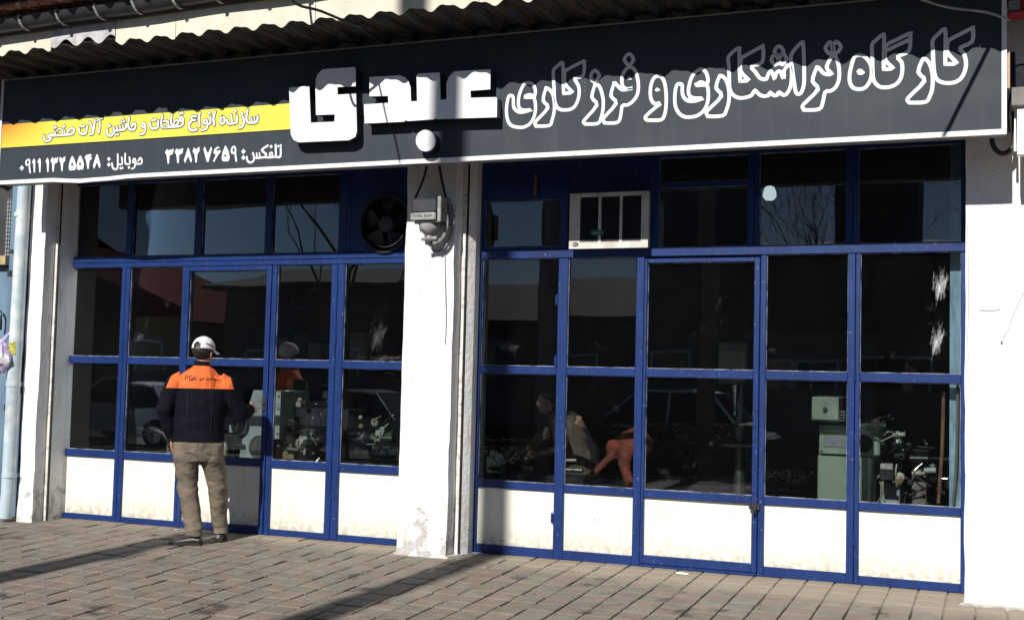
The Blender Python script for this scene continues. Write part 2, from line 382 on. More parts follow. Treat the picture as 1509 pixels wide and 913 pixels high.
# ---- eaves: corrugated soffit sheets, fascia boards, gutter, roof
PER=.255; YE=-1.50
def wav(x): 
    t=2*math.pi*x/PER
    return .020*math.sin(t)+.0085*math.sin(2*t+.9)
def soffit(x0,x1,dz,lab=None):
    b=MB(); nx=int((x1-x0)/.012); vs=[]
    for y,zz in ((YE-.004,0),(-.2,.03)):
        for i in range(nx+1):
            x=x0+(x1-x0)*i/nx; vs.append((x,y,4.134+zz+dz+wav(x)))
    L=nx+1; vs+=[(x,y,z+.007) for x,y,z in vs]
    fs=[(i,i+1,L+i+1,L+i) for i in range(nx)]+[(2*L+i,3*L+i,3*L+i+1,2*L+i+1) for i in range(nx)]+[(i,2*L+i,2*L+i+1,i+1) for i in range(nx)]
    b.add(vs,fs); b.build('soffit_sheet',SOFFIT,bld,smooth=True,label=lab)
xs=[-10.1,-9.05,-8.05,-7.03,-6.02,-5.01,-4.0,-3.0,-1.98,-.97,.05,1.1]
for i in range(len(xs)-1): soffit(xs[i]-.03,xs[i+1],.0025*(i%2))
bounds=[(-10.2,-7.43,0,0),(-7.425,-6.755,.006,1),(-6.75,-6.155,-.006,0),(-6.15,-4.86,0,0),(-4.855,-3.5,.003,0),(-3.495,-1.9,0,0),(-1.895,-.2,0,0),(-.195,1.6,0,0)]
for x0,x1,dz,k in bounds:
    b=MB(); nx=int((x1-x0)/.01); lo=[];
    for i in range(nx+1):
        x=x0+(x1-x0)*i/nx
        w=wav(x) if not k else .032*math.sin(2*math.pi*x/.235+1.2)+.022
        lo.append((x,4.124+w+dz))
    y0=YE-.012-(.004 if k else 0); yb=YE-.006
    vs=[(x,y0,z) for x,z in lo]+[(x,y0,4.62) for x,z in lo]+[(x,yb,z) for x,z in lo]+[(x,yb,4.62) for x,z in lo]; L=nx+1
    fs=[(i,i+1,L+i+1,L+i) for i in range(nx)]+[(2*L+i,3*L+i,3*L+i+1,2*L+i+1) for i in range(nx)]+[(i,2*L+i,2*L+i+1,i+1) for i in range(nx)]+[(0,L,3*L,2*L),(nx,2*L+nx,3*L+nx,L+nx)]
    b.add(vs,fs); b.build('fascia_board',FASCIA2 if k else FASCIA,bld,label='greyer patched fascia board with deeper waves' if k else None)
# gutter
b=MB(); vs=[];fs=[]; nx=60
for i in range(nx+1):
    x=-10.3+12*i/nx; sag=.012*math.sin(i*.9)+.008*noise.noise(Vector((x*2,0,0)))
    for k in range(9):
        a=math.pi*(k/8); rr=.075 if k<8 else .08
        vs.append((x,-1.60-rr*math.cos(a)*1.0,4.352+sag*.5-rr*1.1*math.sin(a)*1.0))
    for k in range(8,-1,-1):
        a=math.pi*(k/8); vs.append((x,-1.60-.071*math.cos(a),4.354+sag*.5-.078*math.sin(a)))
L=18
for i in range(nx):
    for j in range(L): fs.append((i*L+j,i*L+(j+1)%L,(i+1)*L+(j+1)%L,(i+1)*L+j))
b.add(vs,fs); gut=b.build('gutter',GUTTER,bld,smooth=True)
bx('gutter_board',mat('dark batten behind gutter',(.13,.12,.11),.9),bld,-10.3,1.7,-1.534,-1.518,4.258,4.41)
for i in range(24):
    x=-9.9+.385*i+random.uniform(-.02,.02); pts=[(x-.03,-1.675,4.372),(x-.025,-1.69,4.34)]
    for k in range(1,8):
        a=math.pi*k/8*.8; pts.append((x-.02+.04*k/8,-1.60-.085*math.cos(a),4.345-.093*math.sin(a)))
    b=MB()
    P3=[Vector(p) for p in pts]; vs=[];fs=[]
    for p in P3: vs+=[p+Vector((-.011,0,0)),p+Vector((.011,0,0)),p+Vector((.011,.004,.003)),p+Vector((-.011,.004,.003))]
    for q in range(len(P3)-1):
        for j in range(4): fs.append((q*4+j,q*4+(j+1)%4,(q+1)*4+(j+1)%4,(q+1)*4+j))
    b.add(vs,fs); b.build('bracket',BRACK,gut)
# roof edge
REDE=mat('red flaking edge angle',(.30,.085,.05),.7,c2=(.55,.5,.46),scale=14,lo=.52,hi=.6)
b=MB(); b.box(-10.3,2,-1.75,-1.735,4.425,4.445); b.box(-10.3,2,-1.735,-1.53,4.425,4.430); b.build('edge_angle',REDE,bld)
ROOFM=mat('blue grey corrugated roof sheet',(.25,.29,.33),.7,c2=(.15,.17,.2),scale=6)
b=MB(); nx=560; vs=[]
for (y,z) in ((-1.86,4.475),(.6,5.3)):
    for dz in (0,.007):
        for i in range(nx+1):
            x=-10.4+13*i/nx; vs.append((x,y,z+dz+.028*math.sin(2*math.pi*x/.19)))
L=nx+1; fs=[]
for i in range(nx): fs+=[(i,2*L+i,2*L+i+1,i+1),(L+i,L+i+1,3*L+i+1,3*L+i),(i,i+1,L+i+1,L+i)]
b.add(vs,fs); b.build('roof_sheet',ROOFM,bld,smooth=True)
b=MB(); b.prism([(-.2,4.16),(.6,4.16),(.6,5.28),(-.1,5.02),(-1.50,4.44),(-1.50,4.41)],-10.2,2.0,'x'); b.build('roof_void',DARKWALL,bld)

# ================================================================ SHOP FRONTS
def bar(par,x0,x1,z0,z1,y0=-.022,y1=.028): return bx('frame_bar',BLUE,par,x0,x1,y0,y1,z0,z1,bev=.004)
def putty(par,x0,x1,z0,z1):
    b=MB(); w=.0042; y0,y1=-.004,.005
    b.box(x0,x1,y0,y1,z0,z0+w*1.2); b.box(x0,x1,y0,y1,z1-w,z1); b.box(x0,x0+w*.8,y0,y1,z0+w*1.2,z1-w); b.box(x1-w*.8,x1,y0,y1,z0+w*1.2,z1-w)
    b.build('putty',PUTTY,par)
def pane(par,x0,x1,z0,z1):
    cx,cz=(x0+x1)/2,(z0+z1)/2; w,h=(x1-x0)/2+.004,(z1-z0)/2+.004
    b=MB(); b.box(-w,w,-.002,.002,-h,h)
    M=Matrix.Rotation(R(random.uniform(-.22,.22)),4,'X')@Matrix.Rotation(R(random.uniform(-.22,.22)),4,'Z')
    b.v=[M@Vector(v)+Vector((cx,.013,cz)) for v in b.v]
    o=b.build('pane',GLASS,par); putty(o,x0,x1,z0,z1); return o
def panel(par,x0,x1,z0,z1):
    vs=[];fs=[];n=8
    for k in range(n+1):
        for i in range(n+1):
            x=x0-.003+(x1-x0+.006)*i/n; z=z0-.003+(z1-z0+.006)*k/n
            vs.append((x,.004+.006*noise.noise(Vector((x*1.8,3,z*2.2))),z))
    for k in range(n):
        for i in range(n): a=k*(n+1)+i; fs.append((a,a+1,a+n+2,a+n+1))
    m=len(vs); vs+=[(x0,.014,z0),(x1,.014,z0),(x1,.014,z1),(x0,.014,z1)]; fs.append((m+3,m+2,m+1,m))
    b=MB(); b.add(vs,fs); return b.build('panel',CREAM,par,smooth=True,fixn=False)
def hinge(par,x,z,y=-.022):
    b=MB(); b.tube([(x,y-.008,z-.045),(x,y-.008,z+.045)],.008,8); b.box(x-.012,x+.012,y-.006,y+.002,z-.03,z+.03); b.build('hinge',BLUE,par)
S2=.003
# right shop
rs=thing('shopfront','right hand blue steel shopfront with air conditioner, five bays of glass over cream panels','shopfront',(-2.2,0,0))
for x0,x1 in ((-4.105,-4.068),(-3.388,-3.304),(-2.724,-2.660),(-1.736,-1.69),(-1.085,-1.032),(-1.028,-.995),(-.292,-.250)): bar(rs,x0,x1,.0,2.44)
for x0,x1 in ((-4.105,-4.06),(-3.391,-3.318),(-2.628,-2.552),(-1.846,-1.795),(-1.792,-1.755),(-1.105,-1.058),(-1.055,-1.011),(-.292,-.250)): bar(rs,x0,x1,2.515,3.23,-.022 if x0!=-1.846 else -.018)
bar(rs,-4.105,-.25,2.443,2.513,-.024); bar(rs,-4.105,-.25,3.232,3.333,-.02)
cols=[(-4.068,-3.388),(-3.304,-2.724),(-1.69,-1.085),(-.995,-.292)]
for i,(a,c) in enumerate(cols):
    o=.0 if i!=3 else -.012
    bar(rs,a,c,.0,.075+o,-.018); panel(rs,a,c,.078+o,.538); bar(rs,a,c,.540,.600,-.018); pane(rs,a,c,.601,1.486)
    bar(rs,a,c,1.487,1.553,-.018); pane(rs,a,c,1.554,2.442)
for a,c,z0,z1 in ((-4.06,-3.391,2.545,2.93),(-2.552,-1.846,2.515,2.985),(-1.755,-1.105,2.515,3.23),(-1.011,-.292,2.515,3.23),(-2.552,-1.846,3.03,3.23)): pane(rs,a,c,z0,z1)
bar(rs,-4.06,-3.391,2.515,2.543,-.016); bar(rs,-2.552,-1.846,2.986,3.029,-.016); 
def bluepanel(*a): return bx('blue_panel',BLUE,rs if a[0]>-4.2 else lsf,a[0],a[1],-.010,.006,a[2],a[3])
bluepanel(-4.06,-3.391,2.931,3.23); bluepanel(-3.318,-2.628,2.96,3.23)
for z in (.33,1.60,2.1): hinge(rs,-3.395,z)
for z in (.33,1.53): hinge(rs,-1.03,z)
# door leaf
dr=thing('door','','x',(-2.2,0,0)); del dr['label']; del dr['category']; dr.parent=rs; dr.location=Vector((-2.2,0,0))-rs.location
bar(dr,-2.656,-2.632,.024,2.425,-.030); bar(dr,-1.783,-1.740,.024,2.425,-.030)
bar(dr,-2.632,-1.783,.024,.090,-.027); panel(dr,-2.632,-1.783,.092,.538); bar(dr,-2.632,-1.783,.540,.600,-.027); pane(dr,-2.632,-1.783,.601,1.486)
bar(dr,-2.632,-1.783,1.487,1.553,-.027); pane(dr,-2.632,-1.783,1.554,2.39); bar(dr,-2.632,-1.783,2.391,2.425,-.027)
bar(rs,-2.656,-1.740,.0,.021,-.034)
b=MB(); b.box(-1.80,-1.72,-.044,-.030,.50,.545); b.tube([(-1.755,-.052,.53),(-1.755,-.06,.50),(-1.755,-.052,.465)],.012,8); b.build('latch',DSTEEL,dr)
for z in (1.02,1.12):
    b=MB(); b.lathe([(.011,-.0315),(.011,-.029)],(-1.765,0,z),'y',12); b.build('keyhole',SLOT,dr)
# left shop
lsf=thing('shopfront','left hand blue steel shopfront with extractor fan where the man stands','shopfront',(-6.6,0,0))
for x0,x1 in ((-8.52,-8.464),(-7.843,-7.796),(-7.793,-7.745),(-7.135,-7.098),(-6.146,-6.094),(-5.528,-5.468),(-5.464,-5.395)): bar(lsf,x0,x1,.0,2.42)
for x0,x1 in ((-8.52,-8.46),(-7.815,-7.745),(-7.02,-6.945),(-6.245,-6.175),(-5.475,-5.395)): bar(lsf,x0,x1,2.53,3.23)
bar(lsf,-8.52,-4.6,2.47,2.528,-.024); bar(lsf,-8.52,-4.6,2.422,2.467,-.020); bar(lsf,-8.52,-4.6,3.232,3.333,-.02)
for i,(a,c) in enumerate([(-8.464,-7.843),(-7.745,-7.135),(-6.094,-5.528),(-5.395,-4.60)]):
    bar(lsf,a,c,.0,.055,-.018); panel(lsf,a,c,.057,.598); bar(lsf,a,c,.600,.668,-.018); pane(lsf,a,c,.669,1.498)
    bar(lsf,a,c,1.499,1.566,-.018); pane(lsf,a,c,1.567,2.421)
for a,c in ((-8.46,-7.815),(-7.745,-7.02),(-6.945,-6.245),(-6.175,-5.475)): pane(lsf,a,c,2.53,3.23)
# fan panel with round hole
fx,fz,fr=-5.0,2.765,.235
b=MB(); n=32; vs=[];fs=[]
ring=[(fx+fr*math.cos(2*math.pi*i/n),fz+fr*math.sin(2*math.pi*i/n)) for i in range(n)]
def sq(i):
    a=2*math.pi*i/n; c,s=math.cos(a),math.sin(a); k=1/max(abs(c)/.38,abs(s)/.37)
    x=fx+k*c*1.0; z=fz+k*s; return (min(max(x,-5.395),-4.60),min(max(z,2.53),3.23))
for y in (-.010,.006):
    for i in range(n): vs+=[(ring[i][0],y,ring[i][1]),(sq(i)[0],y,sq(i)[1])]
for i in range(n):
    j=(i+1)%n; fs+=[(2*i,2*j,2*j+1,2*i+1),(2*n+2*i,2*n+2*i+1,2*n+2*j+1,2*n+2*j),(2*i,2*n+2*i,2*n+2*j,2*j)]
b.add(vs,fs); b.build('blue_panel',BLUE,lsf)
bar(lsf,-5.395,-4.6,3.14,3.231,-.016); bar(lsf,-5.395,-5.36,2.53,3.139,-.018)
dl=thing('door','','x',(-6.6,0,0)); del dl['label']; del dl['category']; dl.parent=lsf; dl.location=(0,0,0)
bar(dl,-7.094,-7.055,.0,2.418,-.030); bar(dl,-6.202,-6.150,.0,2.418,-.030)
bar(dl,-7.055,-6.202,.0,.070,-.027); panel(dl,-7.055,-6.202,.072,.598); bar(dl,-7.055,-6.202,.600,.668,-.027); pane(dl,-7.055,-6.202,.669,1.498)
bar(dl,-7.055,-6.202,1.499,1.566,-.027); pane(dl,-7.055,-6.202,1.567,2.375); bar(dl,-7.055,-6.202,2.376,2.418,-.027)
b=MB(); b.box(-6.20,-6.16,-.036,-.030,1.10,1.22); b.lathe([(.014,-.046),(.014,-.034)],(-6.18,0,1.165),'y',12); b.build('lock',DSTEEL,dl)
for z in (.35,1.75,2.2): hinge(lsf,-5.466,z)
for z in (.30,.42,2.27,2.6): hinge(lsf,-8.515,z)

# ---- extractor fan
fan=thing('extractor_fan','black round extractor fan set in the blue panel above the left shop','extractor fan',(fx,.02,fz))
FANB=mat('black fan metal',(.008,.008,.009),.5)
b=MB(); b.lathe([(fr-.002,-.05),(fr+.022,-.05),(fr+.022,-.012),(fr-.002,-.012)],(fx,0,fz),'y',40)
b.f=[f for f in b.f if len(f)==4]; b.add([],[]); 
n=40; b.f+=[((3*n+j),(3*n+(j+1)%n),((j+1)%n),j) for j in range(n)]; b.mi=[0]*len(b.f); b.build('ring',FANB,fan,smooth=True)
b=MB(); b.lathe([(.03,-.03),(.07,-.025),(.075,.03),(.05,.05)],(fx,0,fz),'y',20); hub=b.build('hub',mat('grey fan hub',(.035,.035,.035),.5),fan,smooth=True)
for k in range(5):
    a=k*2*math.pi/5+.3; b=MB(); vs=[]
    for rr,w in ((.07,.25),(.15,.42),(.22,.36)):
        for s in (-1,1): vs.append((fx+rr*math.cos(a+s*w),.0+s*.028,fz+rr*math.sin(a+s*w)))
    vs+=[(x,y+.003,z) for x,y,z in vs]
    b.add(vs,[(0,1,3,2),(2,3,5,4),(6,8,9,7),(8,10,11,9),(0,2,8,6),(2,4,10,8),(1,7,9,3),(3,9,11,5),(4,5,11,10)]); b.build('blade',FANB,fan)
b=MB(); b.tube([(fx+.20*math.cos(t),-.03,fz+.20*math.sin(t)) for t in [R(-150+i*12) for i in range(11)]],.004,6); b.build('guard_wire',CHROME,fan)
# ---- air conditioner
ac=thing('air_conditioner','dusty white window air conditioner with black louvres in the right shopfront','air conditioner',(-2.935,0,2.5))
ACM=mat('dusty white enamel',(.60,.59,.56),.5,c2=(.40,.37,.33),scale=7,lo=.4,hi=.75)
x0,x1,z0,z1=-3.27,-2.61,2.505,2.955; ya=-.115
bx('casing',ACM,ac,x0+.012,x1-.012,ya+.022,.40,z0+.012,z1-.008)
gx=[x0+.090,x0+.245,x0+.268,x0+.423,x0+.445,x0+.602]; gz0,gz1=z0+.048,z1-.032
b=MB()
b.box(x0,x1,ya,ya+.02,z0,gz0); b.box(x0,x1,ya,ya+.02,gz1,z1)
for a,c in ((x0,gx[0]),(gx[1],gx[2]),(gx[3],gx[4]),(gx[5],x1)): b.box(a,c,ya+.0005,ya+.02,gz0,gz1)
fr_=b.build('front_frame',ACM,ac)
bx('grille_back',SLOT,ac,x0+.03,x1-.03,ya+.0205,ya+.0215,gz0-.02,gz1+.01)
LOUV=mat('black louvre',(.06,.06,.065),.45)
for g in range(3):
    k=0; z=gz0+.006
    while z<gz1-.006:
        b=MB(); a,c=gx[2*g],gx[2*g+1]
        b.add([(a,ya+.003,z-.004),(c,ya+.003,z-.004),(c,ya+.019,z+.006),(a,ya+.019,z+.006),(a,ya+.003,z-.0025),(c,ya+.003,z-.0025),(c,ya+.019,z+.0075),(a,ya+.019,z+.0075)],[(0,3,2,1),(4,5,6,7),(0,1,5,4),(1,2,6,5),(2,3,7,6),(3,0,4,7)])
        b.build('louvre',ACM if k<2 else LOUV,ac); z+=.0125; k+=1
b=MB(); cx,cz=-3.03,z0+.125; b.prism([(cx-.055,cz-.012),(cx-.045,cz-.022),(cx+.045,cz-.022),(cx+.055,cz-.012),(cx+.055,cz+.012),(cx+.045,cz+.022),(cx-.045,cz+.022),(cx-.055,cz+.012)],ya-.006,ya-.001)
bad=b.build('badge',mat('green enamel badge',(.02,.13,.07),.4),ac)
b=MB(); b.box(cx-.035,cx+.035,ya-.0075,ya-.0062,cz-.004,cz+.004); b.build('badge_lettering',mat('dull silver print',(.4,.42,.4),.4),bad)
b=MB(); b.ell((x0+.055,ya-.001,z0+.035),(.026,.003,.017)); b.build('cable_hole',SLOT,ac)
b=MB(); b.tube([(x0+.035,ya-.005,z0+.03),(x0+.055,ya-.008,z0+.034),(x0+.07,ya-.005,z0+.028)],.006,6); b.build('cord_clip',ACM,ac)
b=MB(); b.tube([(-3.60,-.05,2.96),(-3.60,-.05,3.13)],.014,8); tag(b.build('rusty_pipe_stub',RUST),'short rusty pipe end hanging under the sign left of the air conditioner','pipe')

# the gutter and roof edge fall gently towards the drainpipe
for o in [gut]+list(gut.children)+[c for c in bld.children if c.name.split('.')[0] in ('gutter_board','edge_angle','roof_sheet','roof_void')]:
    for v in o.data.vertices: v.co.z+=.024*(v.co.x+8.0)
CRK=mat('hairline crack',(.30,.28,.26),.9)
for pts in ([(-.025,1.772),(.02,1.86),(.06,1.98),(.13,2.14)],[(-.235,1.45),(-.228,1.6),(-.238,1.78),(-.232,2.1),(-.24,2.6)],[(-.17,2.0),(-.1,1.995),(-.03,1.998)]):
    b=MB(); b.tube([(x,-.3535+.004*noise.noise(Vector((x*9,0,z*9))),z) for x,z in pts],.0016,5); b.build('crack',CRK,bld)
# ================================================================ SHOP SIGN
SIGNM=mat('dark navy flex sign face',(.040,.050,.062),.5,c2=(.037,.046,.058),scale=1.5,spec=.15)
YELW,nt,b_=newmat('yellow printed band')
g=N(nt,'ShaderNodeNewGeometry'); sp=N(nt,'ShaderNodeSeparateXYZ'); nt.links.new(g.outputs['Position'],sp.inputs[0])
mr=N(nt,'ShaderNodeMapRange'); mr.inputs[1].default_value=-8.56; mr.inputs[2].default_value=-7.9; nt.links.new(sp.outputs[0],mr.inputs[0])
mz=N(nt,'ShaderNodeMapRange'); mz.inputs[1].default_value=3.45; mz.inputs[2].default_value=3.68; nt.links.new(sp.outputs[2],mz.inputs[0])
ff=math_(nt,'MULTIPLY',math_(nt,'SUBTRACT',1.0,mr.outputs[0]),math_(nt,'ADD',math_(nt,'MULTIPLY',mz.outputs[0],.9),.25))
c=mixc(nt,ff,(.72,.66,.075),(.75,.22,.02)); nt.links.new(c,b_.inputs['Base Color']); b_.inputs['Roughness'].default_value=.45
SX0,SX1,SZ0,SZ1=-8.585,.010,3.112,4.088
sign=thing('shop_sign','long dark Persian shop sign with yellow band and white letters across the whole front','shop sign',(-4.3,-.88,3.11))
bx('sign_box',mat('dull grey sign tray',(.16,.16,.16),.6),sign,SX0+.004,SX1-.004,-.872,-.74,SZ0+.006,SZ1)
b=MB(); b.box(SX0+.02,SX1-.02,-.8795,-.8725,SZ0+.03,SZ1-.004); b.build('sign_face',SIGNM,sign)
SIGNM_nt=SIGNM.node_tree; sb=SIGNM_nt.nodes['Principled BSDF']; bump(SIGNM_nt,sb,noise_fac(SIGNM_nt,1.1,0,1,detail=2,coord='World'),.5,.08)
src=sb.inputs['Base Color'].links[0].from_socket
SIGNM_nt.links.new(mixc(SIGNM_nt,math_(SIGNM_nt,'MULTIPLY',noise_fac(SIGNM_nt,3.5,.5,.75,detail=7,coord='World',stretch=(2.5,1,.25)),.22),src,(.10,.105,.10)),sb.inputs['Base Color'])
for sx_ in (-7.36,-6.14,-4.92,-3.70,-2.48,-1.26): bx('panel_joint',DARKSIDE,sign,sx_,sx_+.0025,-.8800,-.8725,SZ0+.036,SZ1-.012)
# frame: bent at the lower left as in life
def zb(x):
    if -7.9<x<-7.0: return SZ0+.0-.022*max(0,1-abs(x+7.62)/.33)-.012*max(0,1-abs(x+7.3)/.25)
    return SZ0
b=MB(); xs_=[SX0,-8.0,-7.93,-7.74,-7.62,-7.5,-7.3,-7.1,-6.9,-6,-5,-4.42,-4.418,-3,-2,-1,SX1]
vs=[];fs=[]
for x in xs_:
    z=zb(x); vs+=[(x,-.892,z),(x,-.892,z+.034),(x,-.874,z+.036),(x,-.870,z-.001)]
for i in range(len(xs_)-1):
    for j in range(4): fs.append((i*4+j,(i+1)*4+j,(i+1)*4+(j+1)%4,i*4+(j+1)%4))
fs+=[(0,1,2,3),(len(vs)-1,len(vs)-2,len(vs)-3,len(vs)-4)]
b.add(vs,fs); b.build('sign_frame',WHITE,sign)
bx('sign_frame',WHITE,sign,SX0-.001,SX0+.022,-.891,-.872,SZ0+.036,SZ1)
bx('sign_frame',WHITE,sign,SX1-.030,SX1+.001,-.891,-.872,SZ0+.036,SZ1)
bx('sign_frame',mat('thin grey top trim',(.35,.33,.3),.6),sign,SX0+.022,SX1-.03,-.884,-.872,SZ1-.010,SZ1)
b=MB(); b.box(-8.562,-5.455,-.8825,-.8796,3.452,3.668); yb=b.build('yellow_band',YELW,sign)
b=MB(); b.box(-8.562,-5.455,-.8832,-.8826,3.446,3.452); b.box(-8.562,-5.455,-.8832,-.8826,3.668,3.672); b.build('band_outline',BLACK,yb)
def flat_tube(b,p2,w,y,closed,th=.003,n=8):
    P=[Vector((a[0],a[1])) for a in p2]
    Q=[P[0]]
    for p in P[1:]:
        if (p-Q[-1]).length>.002: Q.append(p)
    if closed and (Q[0]-Q[-1]).length<.002: Q.pop()
    L=len(Q); vs=[]
    for i,p in enumerate(Q):
        a=Q[(i-1)%L] if (closed or i) else p; c=Q[(i+1)%L] if (closed or i<L-1) else p
        d=(c-a).normalized(); nn=Vector((-d.y,d.x)); k=1.0
        if (closed or 0<i<L-1):
            e=(p-a).normalized(); k=min(1.5,1/max(.35,abs(Vector((-e.y,e.x)).dot(nn))))
        elif not closed: pass
        for j in range(n):
            t=2*math.pi*(j+.5)/n; q=p+nn*(math.cos(t)*w/2*k*1.08); vs.append((q.x,y-math.sin(t)*th,q.y))
    fs=[]
    for i in range(L if closed else L-1):
        for j in range(n): fs.append((i*n+j,i*n+(j+1)%n,((i+1)%L)*n+(j+1)%n,((i+1)%L)*n+j))
    if not closed: fs+=[tuple(range(n)),tuple((L-1)*n+j for j in range(n))]
    b.add(vs,fs)
def capdot(b,p,w,y,th=.003):
    b.prism([(p[0]+w/2*math.cos(t*math.pi/5),p[1]+w/2*math.sin(t*math.pi/5)) for t in range(10)],y-th*.9,y+th*.5)
